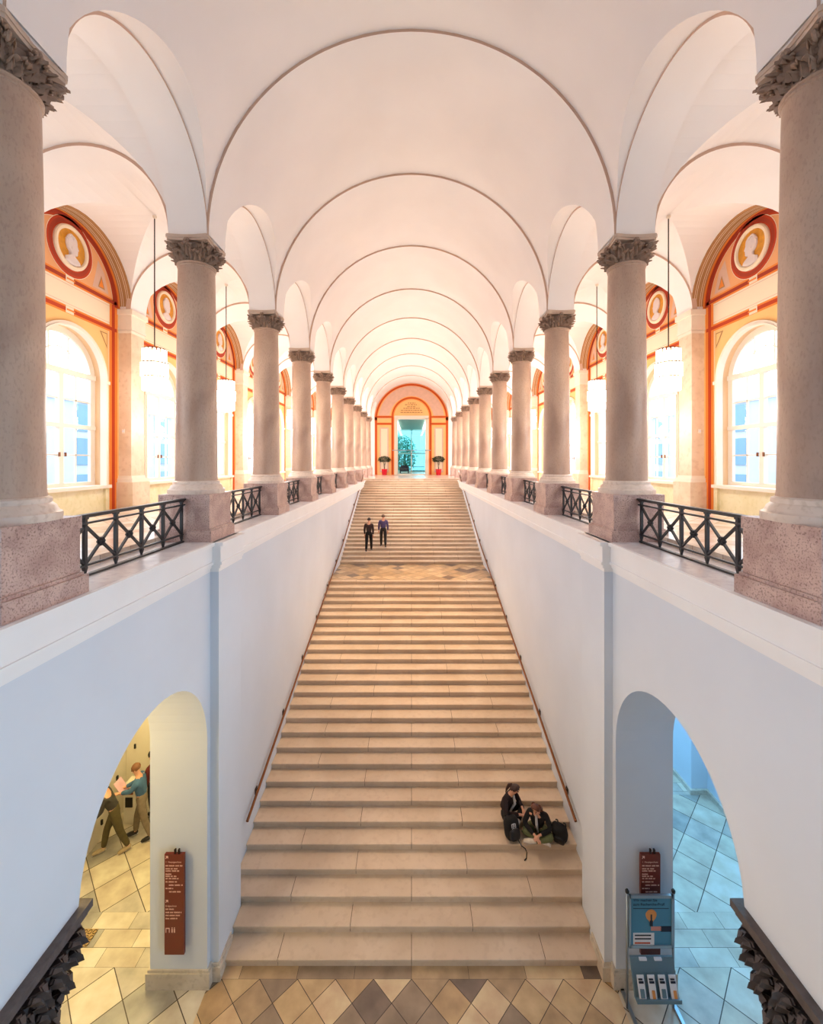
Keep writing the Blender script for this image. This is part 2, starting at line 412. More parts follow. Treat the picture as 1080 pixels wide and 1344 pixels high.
WM = [M['ochre'], M['lunette'], M['red'], M['orange'], M['maroon'], M['cream'], M['panel_tan'], M['brown'], M['winedge'], M['dado'], M['winframe']]
for sx, nm in ((-1, 'wall_left'), (1, 'wall_right')):
    b = UMB()
    for n in range(0, 11): wall_bay(b, sx, (ZN(n)+ZN(n+1))/2)
    struct(b.build(nm, WM))

def window(sx, n):
    zc = (ZN(n)+ZN(n+1))/2
    root = empty('window_%d' % (n if sx < 0 else n+10), W(sx*XG, zc, -.15)); struct(root)
    P = lambda u, v, d: (sx*(XG-d), zc+u, v)
    f = UMB()
    def bar(u0, v0, u1, v1, d=.02): f.box(P(u0, v0, 0), P(u1, v1, d))
    r = .262
    for r0, r1, d in ((.232, .275, .018),):
        pin = [(-r0, -.15)] + [(-r0*cos(PI*i/24), .516+r0*sin(PI*i/24)) for i in range(25)] + [(r0, -.15)]
        pout = [(-r1, -.15)] + [(-r1*cos(PI*i/24), .516+r1*sin(PI*i/24)) for i in range(25)] + [(r1, -.15)]
        k = len(pin)
        for dd in (0, d): f.add([P(*q, dd) for i in range(k) for q in (pin[i], pout[i])], [(2*i, 2*i+1, 2*i+3, 2*i+2) for i in range(k-1)])
        f.add([P(*q, dd) for q in pin for dd in (0, d)], [(2*i, 2*i+1, 2*i+3, 2*i+2) for i in range(k-1)])
    bar(-r, -.15, r, -.125); bar(-r, .515, r, .545, .03); bar(-r, .200, r, .224, .028); bar(-.016, -.125, .016, .515, .025)
    f.build('frame', M['winframe'], root)
    s = UMB(); f = s
    for c in (-.125, .125): bar(c-.004, -.13, c+.004, .52, .01)
    for v in (.04, .37): bar(-r, v-.004, r, v+.004, .01)
    bar(-.004-.07, .54, .004-.07, .752, .01); bar(-.004+.07, .54, .004+.07, .752, .01)
    p0, p1 = arcpts(0, .53, .135, 0, PI, 20), arcpts(0, .53, .143, 0, PI, 20)
    s.add([P(*q, .008) for i in range(21) for q in (p0[i], p1[i])], [(2*i, 2*i+1, 2*i+3, 2*i+2) for i in range(20)])
    s.build('glazing_bars', M['winframe'], root)
    h = UMB(); f = h
    for c in (-.022, .022): h.box(P(c-.004, .03, .026), P(c+.004, .055, .034))
    h.build('handle', M['brass'], root)
    g = UMB()
    pin = [(-.24, -.14)] + [(-.24*cos(PI*i/24), .516+.24*sin(PI*i/24)) for i in range(25)] + [(.24, -.14)]
    g.add([P(*q, .004) for q in pin], [tuple(range(len(pin)))])
    g.build('pane', M['glass'], root)
for sx in (-1, 1):
    for n in range(0, 11): window(sx, n)

def pilaster(sx, n):
    b = UMB(); z = ZN(n); x0, x1 = 1.88, XW+.01
    def blk(dx, hz, h0, h1, mi): b.box((sx*(x0-dx), z-hz, h0), (sx*x1, z+hz, h1), mi)
    blk(-.006, .068, -.10, .89, 0)
    blk(.0, .075, .885, 1.0, 1); blk(.012, .087, .985, SPR+.006, 1); blk(.004, .079, .885, .90, 1); blk(-.002, .072, .865, .885, 1)
    blk(.0, .074, -.115, -.095, 1); blk(.012, .086, -.14, -.112, 1); blk(.02, .094, -.335, -.138, 0)
    b.box((sx*x0, z-.076, SPR), (sx*x1, z+.076, SPR+.5), 2)
    struct(b.build('trim_pilaster', [M['pilaster'], M['pil_white'], M['vault']]))
for sx in (-1, 1):
    for n in range(1, 12): pilaster(sx, n)

# medallions
def medallion(sx, n):
    zc = (ZN(n)+ZN(n+1))/2; hc = 1.235
    side = 'left' if sx < 0 else 'right'
    root = empty('portrait_medallion', W(sx*(XW-.004), zc, hc-.12), 'cream-rimmed medallion with white profile bust on gold, %s from the near end, %s aisle wall' % (ORD[n-1], side), 'medallion', 'portrait medallions over the aisle windows')
    P = lambda u, v, d: (sx*(XW-d), zc+u, hc+v)
    r = UMB(); n_ = 48
    prof = [(.101, .004), (.101, .012), (.106, .018), (.118, .018), (.124, .012), (.125, .003)]
    pts = [P(rr*cos(2*PI*i/n_), rr*sin(2*PI*i/n_), d) for rr, d in prof for i in range(n_)]
    r.add(pts, [(j*n_+i, j*n_+(i+1)%n_, (j+1)*n_+(i+1)%n_, (j+1)*n_+i) for j in range(len(prof)-1) for i in range(n_)], 0, True)
    r.build('rim', M['cream'], root)
    g = UMB(); g.add([P(.103*cos(2*PI*i/n_), .103*sin(2*PI*i/n_), .006) for i in range(n_)], [tuple(range(n_))]); g.build('gold_field', M['gold'], root)
    prof = [(-.050,-.088),(-.046,-.062),(-.018,-.048),(-.020,-.026),(-.036,-.012),(-.044,.012),(-.043,.038),(-.030,.062),(-.006,.073),(.018,.070),(.034,.055),(.038,.036),(.037,.026),(.046,.008),(.049,.002),(.040,-.003),(.043,-.012),(.039,-.016),(.041,-.024),(.034,-.036),(.018,-.036),(.016,-.052),(.040,-.064),(.060,-.076)]
    low = [(.060,-.080),(.03,-.094),(0,-.099),(-.03,-.095)]
    q = UMB(); pl = prof+low; k = len(pl); cx, cy = 0, -.02
    inn = [((u-cx)*.80+cx, (v-cy)*.86+cy) for u, v in pl]
    q.add([P(u, v, .006) for u, v in pl]+[P(u, v, .013) for u, v in pl]+[P(u, v, .019) for u, v in inn],
          [(i,(i+1)%k,k+(i+1)%k,k+i) for i in range(k)]+[(k+i,k+(i+1)%k,2*k+(i+1)%k,2*k+i) for i in range(k)]+[tuple(range(2*k,3*k))])
    q.tube([P(-.046+.05*i/8, .036+.03*sin(PI*i/8*.9), .019) for i in range(9)], .006, 6)   # hair roll
    q.sphere(P(-.008, -.004, .018), .007, 8, 0, (.5, 1, 1.4))                                   # ear
    q.build('bust_relief', M['relief'], root)
for sx in (-1, 1):
    for n in range(2, 7): medallion(sx, n)

# unseen roof and outer shell, added to stop sky light leaking through joints
b = UMB(); b.box((-2.3, -1.6, 2.0), (2.3, 10.7, 2.1)); struct(b.build('ceiling_light_stop', M['plaster']))
for sx, nm in ((-1, 'wall_light_stop_left'), (1, 'wall_light_stop_right')):
    b = UMB(); b.box((sx*2.06, -1.6, .95), (sx*2.16, 10.7, 2.0)); b.box((sx*1.98, -1.6, -.45), (sx*2.12, 10.7, -.33)); b.box((sx*2.06, -1.6, -2.3), (sx*2.16, 10.7, -.40))
    struct(b.build(nm, M['plaster']))

# ------------------------------------------------------------------ columns
def leaf(b, ang, c, s, r0, h0, height, w, curl=1.0, nseg=12, nw=6):
    """one acanthus leaf: closed, lobed, curling sheet"""
    top = []; bot = []
    for i in range(nseg+1):
        t = i/nseg
        if t < .8: rr = r0 + .006 + .012*t*t; hh = height*t/.8*.93
        else:
            k = (t-.8)/.2; rr = r0 + .0137 + .024*curl*sin(k*PI*.62); hh = height*(.93 + .09*sin(k*PI) - .10*k*k)
        lob = 1 + .22*sin(t*PI*7)
        ww = w*(1-.35*t*t)*lob*(1 if t < .85 else 1-.5*(t-.85)/.15)
        for j in range(nw+1):
            q = (j/nw-.5)*2
            a = ang + q*ww/(r0+.01)
            fold = .007*(1-abs(q)) - .006*q*q + .004*cos(q*PI*3)
            for arr, th in ((top, .0), (bot, -.006)):
                R_ = rr + fold + th
                arr.append((c[0]+s*R_*cos(a), c[1]+s*R_*sin(a), c[2]+s*(h0+hh-.006*abs(q)*t)))
    m = nw+1; n = len(top)
    fs = [(i*m+j, i*m+j+1, (i+1)*m+j+1, (i+1)*m+j) for i in range(nseg) for j in range(nw)]
    b.add(top+bot, fs+[tuple(n+x for x in reversed(f)) for f in fs] +
          [(i*m, (i+1)*m, n+(i+1)*m, n+i*m) for i in range(nseg)]+[(i*m+nw, n+i*m+nw, n+(i+1)*m+nw, (i+1)*m+nw) for i in range(nseg)]+
          [(nseg*m+j, nseg*m+j+1, n+nseg*m+j+1, n+nseg*m+j) for j in range(nw)], 0, True)
def corinthian(b, c, s=1.0, h=.112):
    """c = centre of the neck; units of U"""
    b.lathe([(.074*s, 0), (.075*s, h*.55), (.082*s, h*.8), (.090*s, h*.86)], c, 32)
    for k in range(8): leaf(b, k*PI/4+PI/8, c, s, .074, 0, .050*h/.112, .027, .75)
    for k in range(8): leaf(b, k*PI/4, c, s, .077, .020*h/.112, .066*h/.112, .025, .8)
    for k in range(4):
        a = PI/4+k*PI/2
        leaf(b, a, c, s, .080, .045*h/.112, .055*h/.112, .018, 1.4)
        for off in (-.16, .16):          # corner volutes
            pts = []; rad = []
            for i in range(26):
                t = i/25
                if t < .45: k2 = t/.45; R_ = .080+.030*k2*k2; z = .05+.036*k2
                else: th = (t-.45)/.55*PI*3; sp = .0115*(1-.75*(t-.45)/.55); R_ = .111+sp*sin(th); z = .0755+sp*cos(th)
                aa = a+off*(1-t*.55)
                pts.append((c[0]+s*R_*cos(aa), c[1]+s*R_*sin(aa), c[2]+s*z*h/.112)); rad.append(s*.0045)
            b.tube(pts, rad, 6)
    for k in range(16):                  # small leaves, stalks and buds between the large leaves
        a = (k+.5)*PI/8
        leaf(b, a, c, s, .0765, .004, .030*h/.112, .010, .5, 8, 4)
        leaf(b, a, c, s, .0795, .040*h/.112, .034*h/.112, .010, 1.0, 8, 4)
        b.sphere((c[0]+s*.094*cos(a), c[1]+s*.094*sin(a), c[2]+s*.082*h/.112), s*.006, 8)
    for k in range(4):                   # inner helices and flower
        a = k*PI/2
        for sg in (-1, 1):
            pts = []
            for i in range(20):
                t = i/19; th = t*PI*2.4; sp = .010*(1-.7*t)
                da = sg*(.30 - .2*t) if False else sg*(.16+sp*cos(th)*6)
                pts.append((c[0]+s*(.092)*cos(a+da), c[1]+s*(.092)*sin(a+da), c[2]+s*(.078+sp*sin(th))*h/.112))
            b.tube(pts, .004*s, 6)
        cx, cy = c[0]+s*.094*cos(a), c[1]+s*.094*sin(a)
        for q in range(6):
            th = q*PI/3
            b.sphere((cx+s*.008*cos(th)*-sin(a), cy+s*.008*cos(th)*cos(a), c[2]+s*(.101*h/.112+.008*sin(th))), s*.0065, 8)
        b.sphere((cx+s*.004*cos(a), cy+s*.004*sin(a), c[2]+s*.101*h/.112), s*.006, 8)
def abacus(b, c, s, t):
    poly = []
    for k in range(4):
        a = PI/4+k*PI/2; a2 = a+PI/2
        p0 = Vector((cos(a), sin(a)))*.136*s; p1 = Vector((cos(a2), sin(a2)))*.136*s
        d = (p1-p0).normalized(); nrm = Vector((cos(a+PI/4), sin(a+PI/4)))
        for i in range(11):
            f = i/10; p = p0.lerp(p1, .05+.9*f) - nrm*(.010*s*sin(PI*f)); poly.append((p.x, p.y))
    for h0, h1, k in ((0, t*.45, .965), (t*.45, t, 1.0)):
        b.prism([(x*k, y*k) for x, y in poly], lambda u, v: (c[0]+u, c[1]+v, c[2]+h0), lambda u, v: (c[0]+u, c[1]+v, c[2]+h1))
def make_column():
    root = empty('column', W(0, 0, LEDGE))
    p = UMB()
    p.box((-.1235, -.1235, LEDGE), (.1235, .1235, LEDGE+.048)); p.box((-.116, -.116, LEDGE+.048), (.116, .116, LEDGE+.056))
    p.box((-.110, -.110, LEDGE+.05), (.110, .110, -.178)); p.box((-.113, -.113, -.178), (.113, .113, -.145))
    p.build('pedestal', M['granite'], root)
    q = UMB()
    q.lathe([(.120, -.145), (.121, -.132), (.120, -.126), (.114, -.123), (.111, -.118), (.108, -.110), (.101, -.104), (.099, -.102), (.100, -.096), (.098, -.090), (.093, -.088), (.090, -.086)], (0,0,0), 48)
    q.build('base', M['base'], root)
    s = UMB()
    s.lathe([(.0905, -.087), (.0885, -.075), (.0875, .0), (.0865, .25), (.084, .5), (.081, .72), (.0785, .86), (.078, .885), (.081, .888), (.081, .892), (.0785, .895)], (0,0,0), 48)
    r = UMB(); s.lathe([(.0785, .893), (.084, .897), (.084, .901), (.078, .905)], (0,0,0), 48)
    s.build('shaft', M['shaft'], root)
    c = UMB(); corinthian(c, (0, 0, .902), 1.0, .092); c.build('capital', M['capital'], root)
    a = UMB(); abacus(a, (0, 0, .990), 1.0, .024); a.build('abacus', M['abacus'], root)
    return root
col0 = make_column(); first = True
for sx in (-1, 1):
    side = 'left' if sx < 0 else 'right'
    for n in range(1, 11):
        lab = 'grey-pink stone column with leafy capital, %s of the %s colonnade from the near end' % (ORD[n], side)
        if first: col0.location = W(sx, ZN(n), LEDGE); tag(col0, lab, 'column', 'columns of the two colonnades', 'thing'); first = False
        else: dup(col0, W(sx, ZN(n), LEDGE), lab)

# ------------------------------------------------------------------ railings
def make_railing():
    L = S - .22; root = empty('railing', W(0, 0, LEDGE))
    z0, z1 = -L/2+.001, L/2-.001
    hr, hm, hl = -.161, -.189, -.318
    def part(name, fn): b = UMB(); fn(b); return b.build(name, M['iron'], root)
    part('top_rail', lambda b: (b.box((-.010, z0, hr-.007), (.010, z1, hr)), b.box((-.006, z0, hr-.011), (.006, z1, hr-.007))))
    part('mid_rail', lambda b: b.box((-.005, z0, hm-.003), (.005, z1, hm+.003)))
    part('lower_rail', lambda b: b.box((-.005, z0, hl-.003), (.005, z1, hl+.003)))
    part('bottom_bar', lambda b: b.box((-.008, z0+.015, LEDGE), (.008, z1-.015, LEDGE+.007)))
    np_ = 5; d = (L-.046)/np_
    for i in range(np_+1):
        z = -L/2+.023+d*i
        def post(b):
            b.box((-.005, z-.0055, hl-.006), (.005, z+.0055, hr-.008))
            b.add([(-.006,z-.0065,hl-.005),(.006,z-.0065,hl-.005),(.006,z+.0065,hl-.005),(-.006,z+.0065,hl-.005),(-.002,z-.002,LEDGE+.004),(.002,z-.002,LEDGE+.004),(.002,z+.002,LEDGE+.004),(-.002,z+.002,LEDGE+.004)],[(0,1,2,3),(7,6,5,4),(0,4,5,1),(1,5,6,2),(2,6,7,3),(3,7,4,0)])
            b.sphere((0, z, hm-.004), .010, 8, 0, (.8, 1, 1)); b.sphere((0, z, hl), .008, 8, 0, (.8, 1, 1))
            b.cbox((0, z, hr-.012), (.014, .016, .008))
        part('post', post)
    for i in range(np_):
        za, zb = -L/2+.023+d*i, -L/2+.023+d*(i+1); zm = (za+zb)/2; hc = (hm-.006+hl+.002)/2
        def cross(b):
            for p, q in (((0, za, hm-.006), (0, zb, hl+.002)), ((0, zb, hm-.006), (0, za, hl+.002))): b.tube([p, q], .0052, 4, smooth=False)
        part('cross_brace', cross)
        def rose(b):
            for k in range(6): b.sphere((0, zm+.009*cos(k*PI/3), hc+.009*sin(k*PI/3)), .0075, 8, 0, (1.1, 1, 1))
            b.sphere((0, zm, hc), .009, 8, 0, (1.4, 1, 1))
        part('rosette', rose)
    return root
r0 = make_railing(); first = True
for sx in (-1, 1):
    side = 'left' if sx < 0 else 'right'
    for n in range(1, 8):
        zc = (ZN(n)+ZN(n+1))/2
        lab = 'black iron railing with crossed bars between the %s and %s columns of the %s colonnade' % (ORD[n], ORD[n+1], side)
        if first: r0.location = W(sx, zc, LEDGE); tag(r0, lab, 'railing', 'iron gallery railings'); first = False
        else: dup(r0, W(sx, zc, LEDGE), lab)

# ------------------------------------------------------------------ galleries, ledge, lower walls
zt = 1.907*(1+.0545*(53+6.3))      # top of stairs
b = UMB()
for sx in (-1, 1): b.box((sx*1.08, -1.5, GAL-.05), (sx*2.0, 10.6, GAL))
b.box((-1.08, zt+.002, GAL-.05), (1.08, 10.6, GAL)); b.box((-1.08, -1.5, GAL-.05), (1.08, .18, GAL))
struct(b.build('floor_gallery', M['galfloor']))
for sx, nm in ((-1, 'left'), (1, 'right')):
    b = UMB()
    b.box((sx*.872, .18, -.43), (sx*1.08, zt+.3, LEDGE), 1)
    # fascia and mouldings
    def run(x, z0, z1):
        b.box((sx*(x-.004), z0, LEDGE-.016), (sx*1.0, z1, LEDGE-.0005), 0)
        b.box((sx*(x+.006), z0, LEDGE-.085), (sx*1.0, z1, LEDGE-.016), 0)
        b.box((sx*(x+.001), z0, LEDGE-.098), (sx*1.0, z1, LEDGE-.085), 0)
        b.box((sx*(x+.008), z0, LEDGE-.112), (sx*1.0, z1, LEDGE-.098), 0)
        b.box((sx*(x+.014), z0, LEDGE-.128), (sx*1.0, z1, LEDGE-.112), 0)
    run(.862, .18, zt+.02)
    run(.826, ZN(2)-.128, ZN(2)+.128)
    # recessed panel on the fascia over the pilaster
    struct(b.build('trim_cornice_'+nm, [M['cornice'], M['ledge']]))
    # lower arcade wall with arched openings
    def opening(zc, r, spr): return [(zc+r, FLOOR)] + [(zc+r*cos(PI*i/28), spr+r*sin(PI*i/28)) for i in range(29)] + [(zc-r, FLOOR)]
    b = UMB()
    IM = -1.176
    poly = [(.18, IM), (.18, LEDGE-.10), (1.90, LEDGE-.10), (1.90, FLOOR), (1.838, FLOOR)] + [(1.483+.355*cos(PI*i/28), -1.20+.355*sin(PI*i/28)) for i in range(28)] + [(1.128, IM), (.886, IM)] + [(.531+.355*cos(PI*i/28), -1.20+.355*sin(PI*i/28)) for i in range(1, 27)] + [(.1801, IM)]
    b.prism(poly, lambda u, v: (sx*.88, u, v), lambda u, v: (sx*1.126, u, v))
    # stair side wall and pilaster
    b.box((sx*.900, 1.86, FLOOR), (sx*1.126, zt+.25, LEDGE-.10)); 
    struct(b.build('wall_lower_'+nm, [M['plaster']]))
    b = UMB(); b.box((sx*.8434, ZN(2)-.121, FLOOR), (sx*.95, ZN(2)+.121, LEDGE-.12)); struct(b.build('trim_stair_pilaster_'+nm, [M['plaster']]))
    b = UMB()
    b.box((sx*.866, 1.826, FLOOR), (sx*1.140, 1.93, FLOOR+.068)); b.box((sx*.872, 1.832, FLOOR+.068), (sx*1.134, 1.93, FLOOR+.078))
    b.box((sx*.832, ZN(2)-.133, FLOOR), (sx*.90, ZN(2)+.0, FLOOR+.062)); b.box((sx*.838, ZN(2)-.127, FLOOR+.062), (sx*.90, ZN(2)+.0, FLOOR+.074))
    struct(b.build('baseboard_'+nm, [M['stonebase']]))
# lower floor
b = UMB(); h = FLOOR
def fl(x0, x1, z0, z1, mi): b.add([(x0,z0,h),(x1,z0,h),(x1,z1,h),(x0,z1,h)], [(0,1,2,3)], mi)
fl(-.88, .88, -1.5, 1.866, 0); fl(-.88, .88, 1.866, 2.3, 1)
for s in (-1, 1):
    for z0, z1, mi in ((-1.5, .957, 2), (.957, 1.192, 3), (1.192, 1.909, 2), (1.909, 2.144, 3), (2.144, 2.90, 2), (2.90, 3.135, 3), (3.135, 4.2, 2)):
        fl(min(s*.88, s*2.1), max(s*.88, s*2.1), z0, z1, mi)
struct(b.build('floor', [M['diamond'], M['band'], M['aisle'], M['aisleband']]))
# lower aisle shells
b = UMB(); b.box((-2.1, -1.5, -.46), (-.9, 4.2, -.40)); b.box((.9, -1.5, -.46), (2.1, 4.2, -.40)); struct(b.build('ceiling_lower', M['plaster']))
b = UMB(); b.box((-1.98, -1.5, FLOOR), (-1.88, 4.2, -.42)); struct(b.build('wall_aisle_left', M['plaster']))
b = UMB(); b.box((-1.9, 2.80, FLOOR), (-1.12, 2.9, -.42)); struct(b.build('wall_aisle_left_end', M['plaster']))
b = UMB(); b.box((2.02, -1.5, FLOOR), (2.1, 2.913, -.42)); b.box((1.91, 2.913, FLOOR), (2.1, 4.2, -.42)); b.box((1.1, 4.15, FLOOR), (2.1, 4.25, -.42)); struct(b.build('wall_aisle_right', M['plaster']))
b = UMB(); b.box((2.005, -1.5, FLOOR), (2.03, 2.905, FLOOR+.03)); b.box((1.897, 2.90, FLOOR), (1.915, 4.15, FLOOR+.03)); b.box((1.894, 2.897, FLOOR), (2.031, 2.914, FLOOR+.031))
struct(b.build('baseboard_aisle', M['stonebase']))
# unseen wall behind the camera, made dark to cut light bouncing forward
b = UMB(); b.box((-2.1, -1.6, FLOOR-.02), (2.1, -1.5, 2.05)); struct(b.build('wall_back', simple('dark bounce-cutting end wall', (118, 98, 84), .8)))

# ------------------------------------------------------------------ staircase
Z0, T, RI = 1.907, .0545*1.907, 10.556*1.907/560
stair = empty('staircase', W(0, Z0, FLOOR), 'broad sandstone staircase of two flights climbing between the galleries', 'staircase')
stair['kind'] = 'thing'
def step_z(i): return Z0 + T*(i + (6.3 if i >= 27 else 0))
for i in range(54):
    ht = FLOOR + RI*(i+1); z = step_z(i); zn = step_z(i+1) if i != 26 else step_z(27)
    hb = max(FLOOR, ht-RI*1.6)
    hwid = .8415 if z < 2.10 else .8995
    b = UMB()
    seams = [-.60, 0, .60] if i % 2 == 0 else [-.29, .29]
    xs = [-hwid]+seams+[hwid]
    for a, c in zip(xs[:-1], xs[1:]):
        a2 = a+(.0013 if a != -hwid else 0); c2 = c-(.0013 if c != hwid else 0)
        ze = zn+.012
        if i == 26: ze = z+.05
        prof = [(z+.0015, ht), (z, ht-.002), (z, ht-.0095), (z+.002, ht-.012), (z+.008, ht-.0125), (z+.008, hb), (ze, hb), (ze, ht)]
        b.prism(prof, lambda u, v: (a2, u, v), lambda u, v: (c2, u, v))
    b.box((-hwid+.01, z+.012, hb+.001), (hwid-.01, (zn if i != 26 else z+.05), ht-.0015), 1)
    b.build('step', [M['step'], M['grout']], stair)
b = UMB(); zl = step_z(26); b.box((-.8995, zl+.05, FLOOR+RI*27-.05), (.8995, step_z(27)+.02, FLOOR+RI*27))
b.build('landing', M['diamond'], stair)

# handrails
def handrail(sx, i0, i1, lab, extra):
    zA, zB = step_z(i0), step_z(i1)
    hA, hB = FLOOR+RI*(i0+1), FLOOR+RI*(i1+1)
    root = empty('handrail', W(sx*.885, zA, hA), lab, 'handrail', 'brass handrails on the stair walls')
    hl = .175
    def pt(t, dx=0, dh=0): return (sx*(.878+dx), zA+(zB-zA)*t, hA+(hB-hA)*t+hl+dh)
    b = UMB(); b.tube([pt(0, 0, -.0)] + [pt(t/10) for t in range(1, 11)], .0075, 10); b.build('rail', M['brass'], root)
    nb = extra
    for k in range(nb):
        t = (k+.35)/nb
        p = pt(t)
        b = UMB(); b.tube([(p[0], p[1], p[2]-.006), (p[0]+sx*.006, p[1], p[2]-.02), (sx*.90, p[1], p[2]-.024)], .0045, 8)
        b.cbox((sx*.8975, p[1], p[2]-.024), (.005, .03, .03)); b.build('bracket', M['darkmetal'], root)
for sx, side in ((-1, 'left'), (1, 'right')):
    handrail(sx, 3.6, 27.5, 'brass handrail along the %s stair wall, lower flight' % side, 6)
    handrail(sx, 27.4, 52.5, 'brass handrail along the %s stair wall, upper flight' % side, 5)

# ------------------------------------------------------------------ far wall with portal
ZF = 10.48
P = lambda u, v, d=0: (u, ZF-d, v)
b = UMB()
for s in (1, -1):
    b.prism([(s*.343, GAL-.02), (s*2.0, GAL-.02), (s*2.0, 2.0), (0, 2.0), (0, 1.05), (s*.343, 1.05)], lambda u, v: P(u, v, 0), lambda u, v: P(u, v, -.16))
def rect(u0, u1, v0, v1, d, mi): b.add([P(u0,v0,d), P(u1,v0,d), P(u1,v1,d), P(u0,v1,d)], [(0,1,2,3)], mi)
def ring(r0, r1, spr, d, mi, n=48):
    p0, p1 = arcpts(0, spr, r0, 0, PI, n), arcpts(0, spr, r1, 0, PI, n)
    b.add([P(*q, d) for k in range(n+1) for q in (p0[k], p1[k])], [(2*i, 2*i+1, 2*i+3, 2*i+2) for i in range(n)], mi)
e = .003
ring(.43, .90, 1.02, e, 1); ring(.84, .905, 1.02, 2*e, 3); ring(.855, .885, 1.02, 3*e, 2); ring(.43, .50, 1.10, 3*e, 3); ring(.455, .48, 1.10, 4*e, 2)
ring(.545, .80, 1.06, 2*e, 4); ring(.50, .51, 1.10, 3*e, 1)
p = arcpts(0, 1.10, .43, 0, PI, 40); b.add([P(*q, 2*e) for q in p], [tuple(range(41))], 1)
for s in (1, -1):
    rect(s*.40, s*.90, GAL, 1.02, e, 1); rect(s*.40, s*.43, 1.02, 1.10, e, 1)
    for u, w in ((.87, .065), (.465, .07)):
        rect(s*(u-w/2), s*(u+w/2), GAL, 1.10, 2*e, 3); rect(s*(u-.017), s*(u+.017), GAL, 1.10, 3*e, 2)
    for v in (1.10, .93): rect(s*.48, s*.85, v-.03, v+.03, 2.5*e, 3); rect(s*.48, s*.85, v-.014, v+.014, 3.5*e, 2)
    rect(s*.56, s*.78, GAL+.06, .84, 2*e, 4); rect(s*.59, s*.75, GAL+.09, .81, 3*e, 5)
    rect(s*.343, s*.42, GAL, 1.06, 2.5*e, 6)
rect(-.42, .42, 1.05, 1.13, 2.5*e, 6)
random.seed(3)
for k, (v, w) in enumerate(((1.44, .09), (1.40, .16), (1.35, .11), (1.31, .20), (1.26, .26), (1.21, .27))):   # inscription lines
    u = -w
    while u < w-.02:
        l = random.uniform(.02, .07); rect(u, min(w, u+l), v-.011, v+.011, 3*e, 7); u += l+.014
struct(b.build('wall_far', [M['vault'], M['ochre'], M['red'], M['orange'], M['panel_tan'], M['cream'], M['winframe'], M['brown']]))
# glazed doors with long transom bar
root = empty('door_1', W(0, ZF-.03, GAL)); struct(root)
f = UMB(); f.box((-.47, ZF-.025, .27), (.47, ZF-.010, .288)); f.build('transom_bar', M['alu'], root)
f = UMB()
for u in (-.343, -.006, .335): f.box((u, ZF-.015, GAL), (u+.01, ZF-.005, .28))
f.box((-.343, ZF-.015, GAL), (.343, ZF-.005, GAL+.02)); f.build('door_frame', M['winframe'], root)
for s in (1, -1):
    g = UMB(); g.box((min(s*.005, s*.338), ZF-.011, GAL+.01), (max(s*.005, s*.338), ZF-.009, .275)); g.build('door_leaf', M['glass'], root)
# room beyond
b = UMB()
b.box((-.75, ZF+.16, GAL-.05), (.75, ZF+3.4, GAL), 2)
for s in (1, -1): b.box((s*.50, ZF+.16, GAL), (s*.56, ZF+3.4, 1.15), 0)
struct(b.build('wall_vestibule', [M['teal'], M['teal_dark'], M['galfloor']]))
b = UMB(); b.box((-.56, ZF+.16, 1.06), (.56, ZF+3.4, 1.12)); struct(b.build('ceiling_vestibule', M['teal_dark']))
for s in (1, -1):
    b = UMB(); b.box((s*.36, ZF+.2, 1.035), (s*.44, ZF+3.3, 1.058)); o = b.build('ceiling_strip_light', M['strip'], origin=W(s*.4, ZF+1.2, 1.05))
    tag(o, 'long lit ceiling strip beyond the far doorway, on its %s side' % ('right' if s > 0 else 'left'), 'ceiling light', 'strip lights beyond the doorway')
root = empty('window_30', W(0, ZF+3.4, GAL)); struct(root)
f = UMB()
for u in (-.5, -.02, .46): f.box((u, ZF+3.38, GAL), (u+.04, ZF+3.42, 1.06))
for v in (GAL, .25, 1.02): f.box((-.5, ZF+3.38, v), (.5, ZF+3.42, v+.04))
f.build('frame', M['teal'], root)
g = UMB(); g.box((-.5, ZF+3.40, GAL), (.5, ZF+3.405, 1.05)); g.build('pane', glass('teal tinted glass', (.34, .62, .64)), root)
root = empty('radiator', W(.22, ZF+3.3, GAL), 'low white radiator under the window beyond the far doorway', 'radiator')
b = UMB(); b.box((.04, ZF+3.26, GAL+.03), (.42, ZF+3.28, GAL+.045)); b.box((.04, ZF+3.26, GAL+.155), (.42, ZF+3.28, GAL+.17)); b.box((.05, ZF+3.26, GAL), (.06, ZF+3.28, GAL+.04)); b.box((.40, ZF+3.26, GAL), (.41, ZF+3.28, GAL+.04)); b.build('body', M['posterdark'], root)
b = UMB()
for k in range(14): b.box((.05+k*.026, ZF+3.262, GAL+.04), (.056+k*.026, ZF+3.278, GAL+.16))
b.build('fins', M['posterdark'], root)
root = empty('armchair', W(-.20, ZF+1.6, GAL), 'dark blue armchair beyond the far doorway', 'armchair')
def part(name, mat, *bx):
    b = UMB()
    for a, c in bx: b.box(a, c)
    return b.build(name, mat, root)
zz = ZF+1.5
part('seat', M['posterdark'], ((-.30, zz, GAL+.05), (-.10, zz+.2, GAL+.12)))
part('backrest', M['posterdark'], ((-.30, zz+.17, GAL+.05), (-.10, zz+.2, GAL+.22)))
for u in (-.33, -.10): part('armrest', M['posterdark'], ((u, zz, GAL+.0), (u+.03, zz+.2, GAL+.17)))

